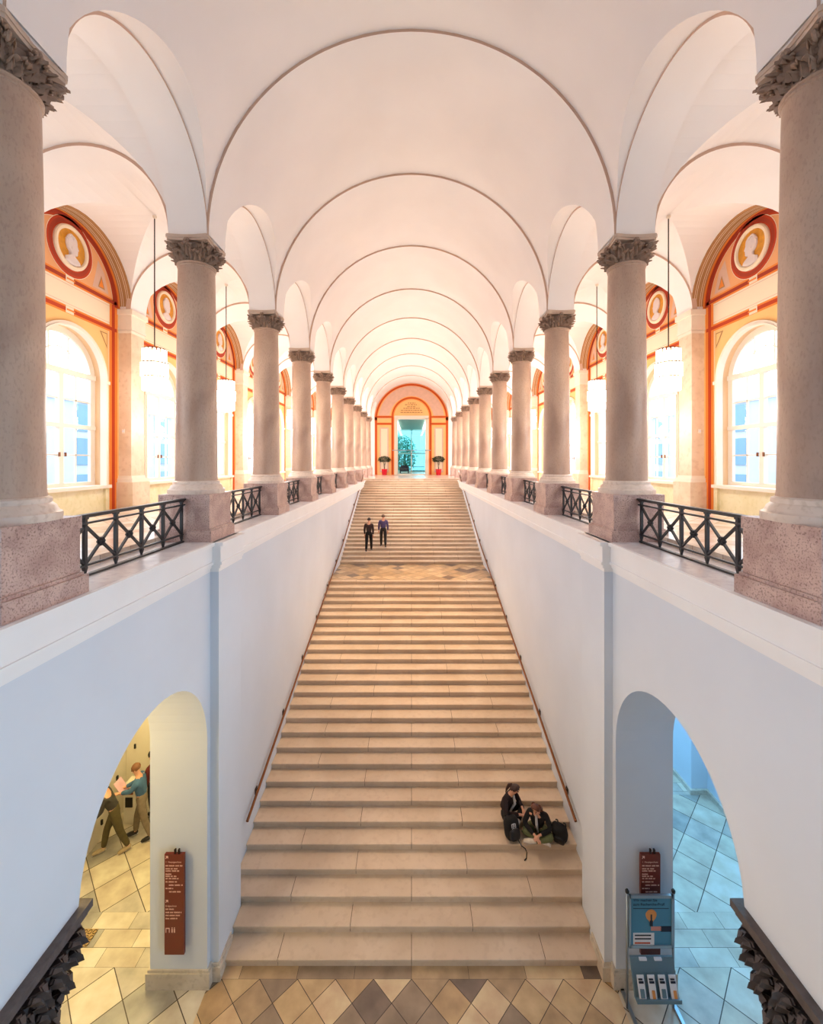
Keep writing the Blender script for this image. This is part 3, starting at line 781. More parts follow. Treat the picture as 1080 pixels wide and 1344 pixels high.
# plants by the portal
def plant(sx):
    x, z = sx*.655, ZF-.165
    side = 'left' if sx < 0 else 'right'
    root = empty('potted_tree', W(x, z, GAL), 'small bushy green tree in a glossy red pot, on the %s of the far doorway' % side, 'potted plant', 'potted trees by the far doorway')
    b = UMB(); b.lathe([(.052, 0), (.058, .01), (.070, .13), (.074, .145), (.066, .145), (.064, .125)], (x, z, GAL), 24); b.build('pot', M['redpot'], root)
    b = UMB(); b.lathe([(.063, 0), (.02, .004)], (x, z, GAL+.125), 16); b.build('soil', M['bark'], root)
    b = UMB()
    for k in range(3): b.tube([(x+.006*cos(k*2.1), z+.006*sin(k*2.1), GAL+.12), (x+.012*cos(k*2.1+1), z+.012*sin(k*2.1+1), GAL+.22), (x+.03*cos(k*2.1), z+.03*sin(k*2.1), GAL+.33)], .006, 6)
    b.build('trunk', M['bark'], root)
    b = UMB(); random.seed(11+sx)
    for k in range(900):
        th, ph = random.uniform(0, 2*PI), math.acos(random.uniform(-.7, 1)); rr = random.uniform(.5, 1)**.5
        c = Vector((x+.15*rr*sin(ph)*cos(th), z+.12*rr*sin(ph)*sin(th), GAL+.37+.085*rr*cos(ph)))
        d = Vector((random.uniform(-1,1), random.uniform(-1,1), random.uniform(-.4,.6))).normalized(); w = d.orthogonal().normalized()
        l = random.uniform(.02, .036)
        b.add([c, c+d*l*.5+w*l*.22, c+d*l, c+d*l*.5-w*l*.22], [(0,1,2,3)])
    b.build('foliage', M['leaf'], root)
plant(-1); plant(1)

# ------------------------------------------------------------------ pendant lanterns
def make_lantern():
    root = empty('pendant_lantern', W(0, 0, .39))
    b = UMB(); b.tube([(0,0,.66), (0,0,1.41)], .0032, 6); b.build('rod', M['darkmetal'], root)
    b = UMB(); b.lathe([(.012, 1.418), (.011, 1.410), (.004, 1.402)], (0,0,0), 16); b.build('ceiling_rose', M['pil_white'], root)
    b = UMB(); b.lathe([(.020, .40), (.045, .42), (.045, .62), (.02, .64)], (0,0,0), 16); b.build('lamp_core', M['lamp'], root)
    for k, (h0, h1, r) in enumerate(((.57, .645, .058), (.49, .565, .066), (.41, .485, .058))):
        b = UMB(); b.lathe([(r+.003, h1), (r+.003, h1+.006), (r-.004, h1+.006), (r-.004, h1)], (0,0,0), 24, cap=False); b.build('ring', M['brass'], root)
        b = UMB()
        for i in range(18): b.tube([(r*cos(i*PI/9), r*sin(i*PI/9), h0), (r*cos(i*PI/9), r*sin(i*PI/9), h1)], .006, 6)
        b.build('glass_prisms', M['prism'], root)
    return root
lan = make_lantern(); first = True
for sx in (-1, 1):
    side = 'left' if sx < 0 else 'right'
    for n in range(2, 9):
        lab = 'tall glowing glass lantern on a thin rod, %s from the near end, %s aisle' % (ORD[n-1], side)
        loc = W(sx*1.4835, (ZN(n)+ZN(n+1))/2, .39)
        if first: lan.location = loc; tag(lan, lab, 'lantern', 'pendant lanterns in the aisles'); first = False
        else: dup(lan, loc, lab)
# ------------------------------------------------------------------ lower pier capitals (carved, dark)
for sx, side in ((-1, 'left'), (1, 'right')):
    cx, cz = sx*1.003, 1.010; H0 = -1.176
    root = empty('pier_capital', W(cx, cz, H0-.30), 'dark carved stone capital with leaf ornament at the foot of the %s wall' % side, 'capital', 'carved capitals under the lower arches')
    b = UMB()
    b.box((sx*.858, .87, H0-.020), (sx*1.148, 1.150, H0)); b.box((sx*.866, .878, H0-.034), (sx*1.140, 1.142, H0-.020))
    b.build('abacus', M['dark_carving'], root)
    b = UMB()
    b.prism([(-.118, H0-.034), (.118, H0-.034), (.105, H0-.08), (.078, H0-.20), (.072, H0-.255), (-.072, H0-.255), (-.078, H0-.20), (-.105, H0-.08)], lambda u, v: (cx+u, cz-.085, v), lambda u, v: (cx+u, cz+.085, v))
    def flat_leaf(p, out, tan, hgt, w, curl):
        top, bot, ns, nw = [], [], 12, 6
        for i in range(ns+1):
            t = i/ns; k = max(0, (t-.72)/.28); o_ = .006+.030*t*t + curl*sin(k*PI*.6); hh = hgt*(min(t, .8)/.8*.9+.12*sin(k*PI)-.10*k*k)
            ww = w*(1-.3*t*t)*(1+.25*sin(t*PI*8))*(1 if t < .85 else 1-.6*(t-.85)/.15)
            for j in range(nw+1):
                q = (j/nw-.5)*2; f = .010*(1-abs(q))-.010*q*q+.005*cos(q*PI*3)
                for arr, th in ((top, 0), (bot, -.008)): arr.append(Vector(p)+Vector(out)*(o_+f+th)+Vector(tan)*(q*ww)+Vector((0, 0, hh-.010*abs(q)*t)))
        m_ = nw+1; n_ = len(top); fs = [(i*m_+j, i*m_+j+1, (i+1)*m_+j+1, (i+1)*m_+j) for i in range(ns) for j in range(nw)]
        b.add(top+bot, fs+[tuple(n_+x for x in reversed(f)) for f in fs]+[(i*m_, (i+1)*m_, n_+(i+1)*m_, n_+i*m_) for i in range(ns)]+[(i*m_+nw, n_+i*m_+nw, n_+(i+1)*m_+nw, (i+1)*m_+nw) for i in range(ns)], 0, True)
    for out, tan, half, off in (((-sx, 0, 0), (0, 1, 0), .12, .072), ((0, 1, 0), (1, 0, 0), .12, .062), ((sx, 0, 0), (0, 1, 0), .12, .072), ((0, -1, 0), (1, 0, 0), .12, .062)):
        for row, (n_, h0_, hg, w_, cu) in enumerate(((4, -.255, .10, .034, .020), (5, -.19, .10, .030, .026), (4, -.12, .078, .034, .030))):
            for k in range(n_):
                t_ = ((k+.5)/n_-.5)*2*half*.95
                o2 = off+.012*row
                flat_leaf((cx+out[0]*o2+tan[0]*t_, cz+out[1]*o2+tan[1]*t_, H0+h0_), out, tan, hg, w_, cu)
    for ax in (-1, 1):
        for az in (-1, 1):
            pts = []; c0 = Vector((cx+ax*.105, cz+az*.098, H0-.066)); dd = Vector((ax, az, 0)).normalized()
            for i in range(30):
                th = i/29*PI*4.2; sp = .030*(1-.8*i/29); pts.append(c0+dd*sp*sin(th)+Vector((0, 0, sp*cos(th))))
            b.tube(pts, .009, 8)
    b.build('leaf_carving', M['dark_carving'], root)
    b = UMB(); b.lathe([(.085, FLOOR), (.095, -1.9), (.092, H0-.26), (.102, H0-.258), (.102, H0-.248), (.094, H0-.24)], (cx, cz, 0), 32)
    b.build('shaft', M['shaft'], root)

# ------------------------------------------------------------------ carved work under the lower arches is above; people and props here
def skin_obj(name, mat, verts, edges, rads, parent, levels=2, extra=None):
    """grow one continuous tapered surface over a joint graph"""
    me = bpy.data.meshes.new(name); bm = bmesh.new(); lay = bm.verts.layers.skin.verify()
    vs = []
    for i, (p, r) in enumerate(zip(verts, rads)):
        v = bm.verts.new(p); rr = r if isinstance(r, tuple) else (r, r); v[lay].radius = rr; v[lay].use_root = (i == 0); vs.append(v)
    for a, c in edges: bm.edges.new((vs[a], vs[c]))
    bm.to_mesh(me); bm.free()
    o = bpy.data.objects.new(name, me); C.objects.link(o)
    sk = o.modifiers.new('s', 'SKIN'); sk.use_smooth_shade = True; sk.branch_smoothing = .3
    ss = o.modifiers.new('u', 'SUBSURF'); ss.levels = levels; ss.render_levels = levels
    bpy.context.view_layer.update()
    ev = o.evaluated_get(bpy.context.evaluated_depsgraph_get())
    m2 = bpy.data.meshes.new_from_object(ev); m2.name = name
    o.modifiers.clear(); o.data = m2; m2.materials.clear(); m2.materials.append(mat)
    if parent: o.parent = parent
    return o
PM = {}
def cloth(name, col, rough=.85):
    if name not in PM: PM[name] = simple(name, col, rough, var=.12, scale=14)
    return PM[name]
SKIN = simple('skin', (222, 166, 138), 0.55)
def person(label, loc, rz, J, top, legs, shoe, hair, hair_style, skirt=None, shirt=None, group=None):
    """J: joint positions in metres, person faces -y"""
    root = empty('person', loc, label, 'person', group, rz)
    V = {k: Vector(v) for k, v in J.items()}
    names = []; pos = []; rad = []; edges = []
    def jn(n, p, r, par=None):
        names.append(n); pos.append(Vector(p)); rad.append(r)
        if par is not None: edges.append((names.index(par), len(names)-1))
    up = (V['head']-V['neck']).normalized(); fw = V['face'].normalized(); sd = up.cross(fw).normalized()
    jn('pelvis', V['pelvis'], (.11, .095)); jn('waist', V['pelvis'].lerp(V['chest'], .45), (.105, .085), 'pelvis'); jn('chest', V['chest'], (.125, .10), 'waist')
    jn('neckb', V['neck'], .055, 'chest'); jn('jaw', V['neck'].lerp(V['head'], .5)+fw*.012, (.062, .066), 'neckb'); jn('skull', V['head'], (.078, .088), 'jaw'); jn('crown', V['head']+up*.07, (.055, .06), 'skull')
    for s in 'LR':
        jn('sh'+s, V['sh'+s], .052, 'chest'); jn('el'+s, V['el'+s], .040, 'sh'+s); jn('wr'+s, V['wr'+s], .026, 'el'+s)
        d = (V['wr'+s]-V['el'+s]).normalized(); d2 = V.get('hd'+s, d); d2 = Vector(d2).normalized()
        palm = V['wr'+s]+d2*.055; jn('palm'+s, palm, (.034, .020), 'wr'+s)
        side = d2.cross(Vector((0, -.3, 1))).normalized(); nrm = side.cross(d2).normalized()
        for k, (off, ln) in enumerate(((-.028, .062), (-.010, .074), (.009, .070), (.026, .056))):
            b1 = palm+d2*.032+side*off; jn('f%d%s' % (k, s), b1, .010, 'palm'+s)
            jn('g%d%s' % (k, s), b1+d2*ln*.55-nrm*.012, .009, 'f%d%s' % (k, s)); jn('h%d%s' % (k, s), b1+d2*ln*.9-nrm*.034, .0075, 'g%d%s' % (k, s))
        tsd = -1 if s == 'L' else 1
        t1 = palm-d2*.012+side*.034*tsd; jn('t'+s, t1, .011, 'palm'+s); jn('u'+s, t1+d2*.038+side*.018*tsd-nrm*.01, .009, 't'+s)
        jn('hip'+s, V['hip'+s], .085, 'pelvis'); jn('kn'+s, V['kn'+s], .058, 'hip'+s); jn('cf'+s, V['kn'+s].lerp(V['an'+s], .35), .050, 'kn'+s); jn('an'+s, V['an'+s], .036, 'cf'+s); jn('to'+s, V['to'+s], (.038, .026), 'an'+s)
    skin_obj('body', SKIN, pos, edges, rad, root, 1)
    # face
    b = MB(); h = V['head']; b.tube([h+fw*.078+up*.012, h+fw*.098-up*.018, h+fw*.084-up*.024], [.008, .012, .006], 8); b.build('nose', SKIN, root, origin=(0,0,0)) if False else None
    def child(name, mb, mat):
        o = mb.build(name, mat, None); o.parent = root; return o
    child('nose', b, SKIN)
    for s in (-1, 1):
        b = MB(); b.sphere(h+fw*.080+sd*.031*s+up*.010, .011, 8); child('eye', b, M['black'])
        b = MB(); b.sphere(h+sd*.082*s-fw*.006-up*.006, .02, 8, 0, (.5, 1, 1.5)); child('ear', b, SKIN)
    b = MB(); b.tube([h+fw*.078-up*.050-sd*.022, h+fw*.086-up*.052, h+fw*.078-up*.050+sd*.022], .006, 6); child('mouth', b, cloth('lips', (176, 84, 80)))
    # hair
    HM = cloth('hair '+str(hair), hair, .5)
    b = MB(); n = 18; m = 12; pts = []
    for j in range(m+1):
        t = PI*.66*j/m
        for i in range(n):
            a = 2*PI*i/n; front = max(0, cos(a)); tt = t*(1-.56*front**2)
            p = up*(cos(tt)*.098) + (fw*cos(a)*.102+sd*sin(a)*.092)*sin(tt); pts.append(h+up*.018-fw*.010+p)
    b.add(pts, [(j*n+i, j*n+(i+1)%n, (j+1)*n+(i+1)%n, (j+1)*n+i) for j in range(m) for i in range(n)], 0, True)
    if hair_style == 'tail':
        b.tube([h-fw*.10+up*.05, h-fw*.14+up*.0, h-fw*.13-up*.12, h-fw*.10-up*.24], [.03, .035, .028, .008], 8)
    if hair_style == 'long':
        for s in (-1, 0, 1): b.tube([h-fw*.06+sd*.06*s+up*.03, h-fw*.10+sd*.07*s-up*.10, h-fw*.07+sd*.09*s-up*.25], [.045, .045, .02], 8)
    child('hair', b, HM)
    # jacket
    tv = []; te = []; tr = []
    def g(p, r, par=None):
        tv.append(Vector(p)); tr.append(r)
        if par is not None: te.append((par, len(tv)-1))
        return len(tv)-1
    k0 = g(V['pelvis']+Vector((0,0,-.01)), (.150, .130)); k1 = g(V['pelvis'].lerp(V['chest'], .5), (.150, .128), k0); k2 = g(V['chest'], (.155, .130), k1); k3 = g(V['chest'].lerp(V['neck'], .72), (.078, .078), k2)
    for s in 'LR':
        a = g(V['sh'+s], .074, k2); c = g(V['el'+s], .060, a); d = g(V['el'+s].lerp(V['wr'+s], .9), .044, c)
    skin_obj('jacket', top, tv, te, tr, root, 1)
    if shirt:
        b = MB(); c0 = V['neck']-up*.03+fw*.07; ch = V['chest']; pf = (V['neck']-V['pelvis']).normalized(); ff = (Vector((0,-1,0))-pf*pf.dot(Vector((0,-1,0)))).normalized()
        b.tube([V['neck']+ff*.055-pf*.02, ch+ff*.145-pf*.0, V['pelvis'].lerp(ch, .5)+ff*.140, V['pelvis']+ff*.138+pf*.03], [.026, .030, .026, .022], 8); child('shirt', b, shirt)
    # trousers
    tv = []; te = []; tr = []
    k0 = g(V['pelvis'], (.140, .120)); g(V['pelvis'].lerp(V['chest'], .42), (.128, .105), k0)
    for s in 'LR':
        a = g(V['hip'+s], .104, k0); c = g(V['hip'+s].lerp(V['kn'+s], .5), .094, a); d = g(V['kn'+s], .078, c); e_ = g(V['kn'+s].lerp(V['an'+s], .5), .070, d); f_ = g(V['kn'+s].lerp(V['an'+s], .93), .056, e_)
    skin_obj('trousers', legs, tv, te, tr, root, 1)
    for s in 'LR':
        b = MB(); a, t = V['an'+s], V['to'+s]; d = (t-a); dn = d.normalized()
        b.tube([a-dn*.045, a-dn*.03, a+d*.35, a+d*.8, t+dn*.045, t+dn*.07], [.026, .045, .047, .047, .038, .016], 10); o = child('shoe', b, shoe)
        b = MB(); b.tube([a-dn*.05+Vector((0,0,-.032)), a+d*.5+Vector((0,0,-.034)), t+dn*.07+Vector((0,0,-.022))], [.022, .026, .018], 8); q = child('sole', b, M['paper']); q.parent = o
    return root
def cross_legged(lean=.14, hx=0.0, hy=-.02, la=(.10, -.30, .26), ra=(-.10, -.30, .26)):
    return dict(pelvis=(0, .02, .12), chest=(hx*.5, -lean*.8, .43), neck=(hx*.8, -lean*1.2, .57), head=(hx, -lean*1.55+hy, .69), face=(hx*6, -.98, -.08),
      shL=(.175, -lean*.8, .49), shR=(-.175, -lean*.8, .49), elL=(.27, -.15-lean*.3, .27), elR=(-.27, -.15-lean*.3, .27), wrL=la, wrR=ra, hdL=(-.6, -.6, -.2), hdR=(.6, -.6, -.2),
      hipL=(.10, -.02, .10), hipR=(-.10, -.02, .10), knL=(.30, -.27, .17), knR=(-.30, -.27, .17), anL=(-.06, -.36, .075), anR=(.08, -.27, .065), toL=(-.20, -.37, .045), toR=(.20, -.29, .045))
def standing(lean=0., arms=((.20,-.06,.86),(-.20,-.06,.86)), stride=.12, H=1.75, face=(0,-1,-.15), elb=None):
    k = H/1.75; ly = -sin(lean); lz = cos(lean)
    def up(d): return (0, ly*d*k, (.95+lz*d)*k)
    J = dict(pelvis=(0, 0, .95*k), chest=up(.36), neck=up(.52), head=(0, ly*.66*k-.03, (.95+lz*.66)*k), face=face)
    for s, q in (('L', 1), ('R', -1)):
        J['sh'+s] = (q*.185*k, up(.43)[1], up(.43)[2])
        J['wr'+s] = tuple(arms[0 if s == 'L' else 1])
        a, c = Vector(J['sh'+s]), Vector(J['wr'+s]); m_ = a.lerp(c, .52); dist = (c-a).length
        J['el'+s] = tuple(m_ + Vector((q*.02, .5*max(0, .56*k-dist)+.02, -.35*max(0, .56*k-dist))))
        J['hip'+s] = (q*.095*k, 0, .90*k); st = stride*q
        J['kn'+s] = (q*.10*k, st*.55-.03, .48*k); J['an'+s] = (q*.10*k, st+.02, .085*k); J['to'+s] = (q*.115*k, st-.12, .045)
        J['hd'+s] = (0, -.5, -.85) if not elb else elb
    return J
BLK = cloth('black jacket cloth', (20, 19, 24)); PLUM = cloth('plum dark jacket', (38, 24, 30)); OLIVE = cloth('olive green cotton', (106, 112, 74)); BLACKT = cloth('black trousers cloth', (16, 16, 20)); GREYSH = cloth('pale grey shirt', (190, 190, 196)); WHITESHOE = cloth('white trainer', (226, 216, 206), .5); DARKSHOE = cloth('dark trainer', (30, 26, 28), .5)
def on_step(px, i, back):
    z = step_z(i)+T*back; return W((px-540)*z/560, z, FLOOR+RI*(i+1))
person('seated person in dark plum jacket and black trousers with ponytail, cross-legged on the steps', on_step(662, 5, .50), math.radians(48), cross_legged(.15, 0, -.02, (.14, -.36, .24), (-.02, -.40, .22)), PLUM, BLACKT, WHITESHOE, (58, 32, 26), 'tail', shirt=GREYSH)
person('seated person in black jacket and olive green trousers, cross-legged on the steps', on_step(706, 4, .80), math.radians(-20), cross_legged(.17, -.03, -.02, (.05, -.36, .22), (-.03, -.38, .20)), BLK, OLIVE, WHITESHOE, (96, 52, 34), 'long', shirt=GREYSH)

def backpack(px, i, back, rz, tilt, label, logo, strap):
    z = step_z(i)+T*back; loc = W((px-540)*z/560, z, FLOOR+RI*(i+1))
    root = empty('backpack', loc, label, 'backpack', None, rz)
    R_ = Matrix.Rotation(tilt, 3, 'X')
    def sup(b, c, d, e=3.2, n=20, m=14):
        pts = []
        for j in range(m+1):
            t = -PI/2+PI*j/m
            for k in range(n):
                a = 2*PI*k/n; f = lambda q, p=2/e: math.copysign(abs(q)**p, q)
                pts.append(R_ @ (Vector(c)+Vector((d[0]*f(cos(t))*f(cos(a)), d[1]*f(cos(t))*f(sin(a)), d[2]*f(sin(t))))))
        b.add(pts, [(j*n+k, j*n+(k+1)%n, (j+1)*n+(k+1)%n, (j+1)*n+k) for j in range(m) for k in range(n)], 0, True)
    def child(name, b, mat): o = b.build(name, mat, None); o.parent = root; return o
    b = MB(); sup(b, (0, 0, .22), (.16, .105, .22)); child('bag', b, BLK)
    b = MB(); sup(b, (0, -.105, .14), (.12, .045, .11)); child('front_pocket', b, cloth('black nylon', (26, 26, 32), .5))
    b = MB(); b.tube([R_ @ Vector((.035*sin(q*PI/8*1.0-PI/2)*1.4, .03, .43+.05*sin(q*PI/8))) for q in range(9)], .009, 6); child('top_handle', b, M['black'])
    for s in (-1, 1):
        b = MB(); b.tube([R_ @ Vector((s*.08, .10+.07*sin(PI*q/8), .40-.33*q/8)) for q in range(9)], [.014]*9, 6); child('shoulder_strap', b, M['black'])
    if logo:
        b = MB()
        for k, (u, v, w_, h_) in enumerate(((-.05, .30, .012, .07), (-.02, .29, .012, .09), (.01, .30, .014, .06), (.04, .29, .012, .08), (-.005, .25, .09, .012), (-.01, .335, .07, .01))):
            b.cbox(R_ @ Vector((u, -.104, v)), (w_, .004, h_), 0, R_)
        child('print', b, M['paper'])
    if strap:
        b = MB(); b.tube([R_ @ Vector((.02, -.13, .10)), Vector((.05, -.24, .05)), Vector((.10, -.30, .025)), Vector((.11, -.335, -.02)), Vector((.09, -.35, -.12)), Vector((.03, -.37, -.126))], .012, 6); child('loose_strap', b, M['black'])
    return root
backpack(673, 4, .30, math.radians(20), math.radians(-12), 'black backpack with white print and dangling strap, in front of the person in plum jacket', True, True)
backpack(736, 4, .36, math.radians(-35), math.radians(24), 'plain black backpack leaning beside the person in olive green trousers', False, False)

# visitors in the lower left aisle
def floor_pt(px, py, hh=FLOOR): z = -hh*560/(py-606); return W((px-540)*z/560, z, hh)
NAVY = cloth('blue shirt cloth', (70, 108, 146)); GREYT = cloth('grey trousers', (126, 112, 94)); CHAR = cloth('charcoal jacket', (66, 62, 58)); DOL = cloth('dark olive trousers', (84, 74, 44)); WINE = cloth('wine red coat', (92, 26, 24))
m1 = person('standing person in blue shirt and grey trousers holding a pink sheet by the lockers', floor_pt(187, 1100), math.radians(-78), standing(.16, ((.10, -.42, 1.16), (-.14, -.42, 1.12)), .20, 1.76, (0, -.9, -.45), (0, -1, .1)), NAVY, GREYT, DARKSHOE, (120, 78, 50), 'short')
m2 = person('person in charcoal jacket bending forward to the white wall of lockers', floor_pt(151, 1118), math.radians(-60), standing(.42, ((.10, -.40, .92), (-.16, -.36, .86)), .24, 1.74, (0, -.8, -.6), (0, -1, -.2)), CHAR, DOL, cloth('beige trainer', (176, 158, 128)), (60, 48, 40), 'short')
m3 = person('person in wine red coat with dark hair behind the left arch pillar', floor_pt(203, 1077), math.radians(-100), standing(.05, ((.22, -.1, .85), (-.22, -.1, .85)), .1, 1.70, (0, -1, -.2)), WINE, DARKSHOE, DARKSHOE, (24, 20, 20), 'long')
p = floor_pt(187, 1100)
b = MB(); b.cbox((p[0]-.50, p[1]+.02, 1.17), (.012, .24, .32), 0, Matrix.Rotation(math.radians(-35), 3, 'Y')); o = b.build('paper_sheet', simple('pink paper', (232, 186, 204), .7), None, origin=(p[0]-.50, p[1]+.02, 1.17)); tag(o, 'pink sheet of paper held by the person in blue shirt', 'paper')
# people walking on the upper flight
def climber(px, i, H, rz, top, legs, hair, lab, st):
    z = step_z(i)+T*.5
    person(lab, W((px-540)*z/560, z, FLOOR+RI*(i+1)), rz, standing(.08, ((.22, -.10, .84), (-.22, .06, .84)), st, H, (0, -1, -.1)), top, legs, DARKSHOE, hair, 'short')

climber(484, 29, 1.72, math.radians(176), cloth('dark brown coat', (58, 40, 40)), BLACKT, (50, 36, 30), 'person in dark brown coat climbing the upper flight, left of the other climber', .20)
climber(503, 30, 1.70, math.radians(-172), cloth('violet blue jacket', (84, 74, 120)), DARKSHOE, (90, 66, 50), 'person in violet blue jacket and dark trousers climbing the upper flight', -.20)

# wayfinding totems on the arch jambs
def text(s, size, loc, mat, parent, name='lettering', align='LEFT', ex=.0008):
    cu = bpy.data.curves.new(name, 'FONT'); cu.body = s; cu.size = size; cu.extrude = ex; cu.align_x = align
    o = bpy.data.objects.new(name, cu); C.objects.link(o); bpy.context.view_layer.update()
    me = bpy.data.meshes.new_from_object(o.evaluated_get(bpy.context.evaluated_depsgraph_get())); me.name = name
    bpy.data.objects.remove(o); me.materials.clear(); me.materials.append(mat)
    o = bpy.data.objects.new(name, me); C.objects.link(o); o.rotation_euler = (PI/2, 0, 0)
    o.parent = parent; o.location = Vector(loc)-world_loc(parent); return o
def totem(sx):
    side = 'left' if sx < 0 else 'right'
    x0, x1 = (-1.049, -.966) if sx < 0 else (.974, 1.057)
    zf = 1.812; top, bot = -1.668, -2.094
    root = empty('wayfinding_sign', W((x0+x1)/2, 1.838, bot), 'tall red-brown sign panel on the %s arch pillar%s' % (side, ', behind the leaflet stand' if sx > 0 else ''), 'sign', 'wayfinding signs')
    b = UMB(); b.box((x0, zf, bot), (x1, zf+.012, top)); b.build('panel', M['sign'], root)
    b = UMB(); b.box((x0+.02, zf+.012, bot+.05), (x1-.02, 1.838, bot+.08)); b.box((x0+.02, zf+.012, top-.08), (x1-.02, 1.838, top-.05)); b.build('wall_mount', M['darkmetal'], root)
    for u in (.040, .056):
        b = UMB(); b.box((x0+u, zf+.001, top), (x0+u+.006, zf+.010, top+.018)); b.build('prong', M['darkmetal'], root)
    random.seed(21); hgt = top-bot
    def row(f, u0, u1, h=.0052):     # a line of small lettering too fine to read, as word-length strokes
        b = UMB(); u = u0; v = top-f*hgt
        while u < u1-.004:
            l = min(random.uniform(.008, .026), u1-u); k = u
            while k < u+l-.0012: b.box((x0+k, zf-.0006, v-h/2), (x0+k+.0016, zf, v+h/2*random.choice((.7, 1, 1)))); k += .0023
            u += l+.0035
        b.build('lettering', M['signtext'], root)
    for f, u0, u1 in ((.112, .005, .077), (.142, .005, .055), (.164, .005, .062), (.196, .005, .032), (.217, .005, .052), (.240, .005, .060), (.272, .005, .054), (.305, .019, .078), (.338, .005, .037), (.371, .020, .070), (.545, .005, .042), (.577, .005, .074), (.607, .005, .074), (.638, .005, .056)): row(f, u0, u1)
    text('1  Hauptgeschoss', .036, W(x0+.005, zf-.0005, top-.082*hgt), M['signtext'], root)
    text('Erdgeschoss', .036, W(x0+.005, zf-.0005, top-.520*hgt), M['signtext'], root)
    b = UMB()
    for f in (.028, .465):            # direction arrows
        v = top-f*hgt; b.add([(x0+.004, zf-.0006, v+.006), (x0+.016, zf-.0006, v+.006), (x0+.016, zf-.0006, v-.006), (x0+.011, zf-.0006, v-.001), (x0+.006, zf-.0006, v-.007), (x0+.004, zf-.0006, v-.004), (x0+.0085, zf-.0006, v+.001)], [(0,1,6),(1,2,3),(1,3,6),(3,4,5),(3,5,6)])
    v = top-.755*hgt                  # cloakroom and toilet pictograms
    b.box((x0+.005, zf-.0006, v-.010), (x0+.008, zf, v+.006)); b.box((x0+.005, zf-.0006, v+.006), (x0+.022, zf, v+.010)); b.box((x0+.019, zf-.0006, v-.010), (x0+.022, zf, v+.006))
    for k in (.030, .040): b.box((x0+k, zf-.0006, v-.010), (x0+k+.005, zf, v+.006)); b.cbox((x0+k+.0025, zf-.0003, v+.010), (.004, .0006, .004))
    b.build('pictograms', M['signtext'], root)
totem(-1); totem(1)

# leaflet stand
root = empty('leaflet_stand', W(.985, 1.77, FLOOR), 'aluminium poster and leaflet stand with a blue light bulb poster before the right arch pillar', 'display stand')
XL, XR, zs = .892, 1.083, 1.765
for x in (XL, XR):
    b = UMB(); b.tube([(x, zs, FLOOR+.004), (x, zs, -1.778)], .0048, 10); b.build('post', M['alu'], root)
    b = UMB(); b.lathe([(.007, -1.782), (.008, -1.774), (.004, -1.768)], (x, zs, 0), 12); b.build('end_cap', M['black'], root)
    b = UMB(); b.cbox((x+.008, zs-.008, FLOOR+.006), (.013, .122, .010)); o = b.build('foot', M['alu'], root)
    b = UMB(); b.cbox((x+.008, zs-.071, FLOOR+.006), (.014, .006, .011)); b.cbox((x+.008, zs+.055, FLOOR+.006), (.014, .006, .011)); q = b.build('foot_cap', M['black'], root); q.parent = o
x0, x1, h0, h1 = .904, 1.071, -2.004, -1.786; zp = zs-.006
b = UMB()
for a, c in (((x0-.006, zp-.003, h1-.012), (x1+.006, zp+.006, h1)), ((x0-.006, zp-.003, h0), (x1+.006, zp+.006, h0+.012)), ((x0-.008, zp-.003, h0), (x0, zp+.006, h1)), ((x1, zp-.003, h0), (x1+.008, zp+.006, h1))): b.box(a, c)
b.build('poster_frame', M['alu'], root)
b = UMB(); b.box((x0, zp+.001, h0+.01), (x1, zp+.004, h1-.01)); po = b.build('poster', M['poster'], root)
zq = zp+.0005
def chip(name, mat, u0, u1, v0, v1, d=0):
    b = UMB(); w_ = x1-x0; hh = h1-h0; b.box((x0+u0*w_, zq-d, h1-v1*hh), (x0+u1*w_, zq-d+.0006, h1-v0*hh)); o = b.build(name, mat, root); o.parent = po; o.location -= po.location; return o
chip('printed_rule', M['posterdark'], .06, .94, .255, .265); chip('hand', M['flesh'], .50, .76, .60, .68); chip('sleeve', M['posterdark'], .74, 1, .595, .70); chip('text_box', M['paper'], .06, .58, .72, .955)
for k, (v, u1) in enumerate(((.765, .50), (.83, .50), (.91, .48))): chip('printed_line', M['posterdark'] if k < 2 else M['red'], .10, u1, v-.012, v+.012, .0008)
for s_, v in (('Wir machen Sie', .125), ('zum Recherche-Profi', .205)):
    text(s_, .058, W(x0+.06*(x1-x0), zq-.0003, h1-v*(h1-h0)), M['posterdark'], root)
cx, cv = x0+.50*(x1-x0), h1-.38*(h1-h0)
b = UMB(); b.lathe([(.0, .024), (.012, .021), (.0215, .010), (.023, .0), (.018, -.014), (.009, -.024), (.008, -.028)], (cx, zq, cv), 20, cap=False)
b.v = [(x, W(0, zq-.001, 0)[1]+(y-W(0, zq, 0)[1])*.06, z) for x, y, z in b.v]; b.build('bulb_print', M['amber'], root)
b = UMB(); b.box((cx-.006, zq-.003, cv-.044), (cx+.006, zq-.001, cv-.022)); b.box((cx-.003, zq-.0030, cv-.022), (cx+.003, zq-.0022, cv+.004)); b.build('bulb_cap_print', M['posterdark'], root)
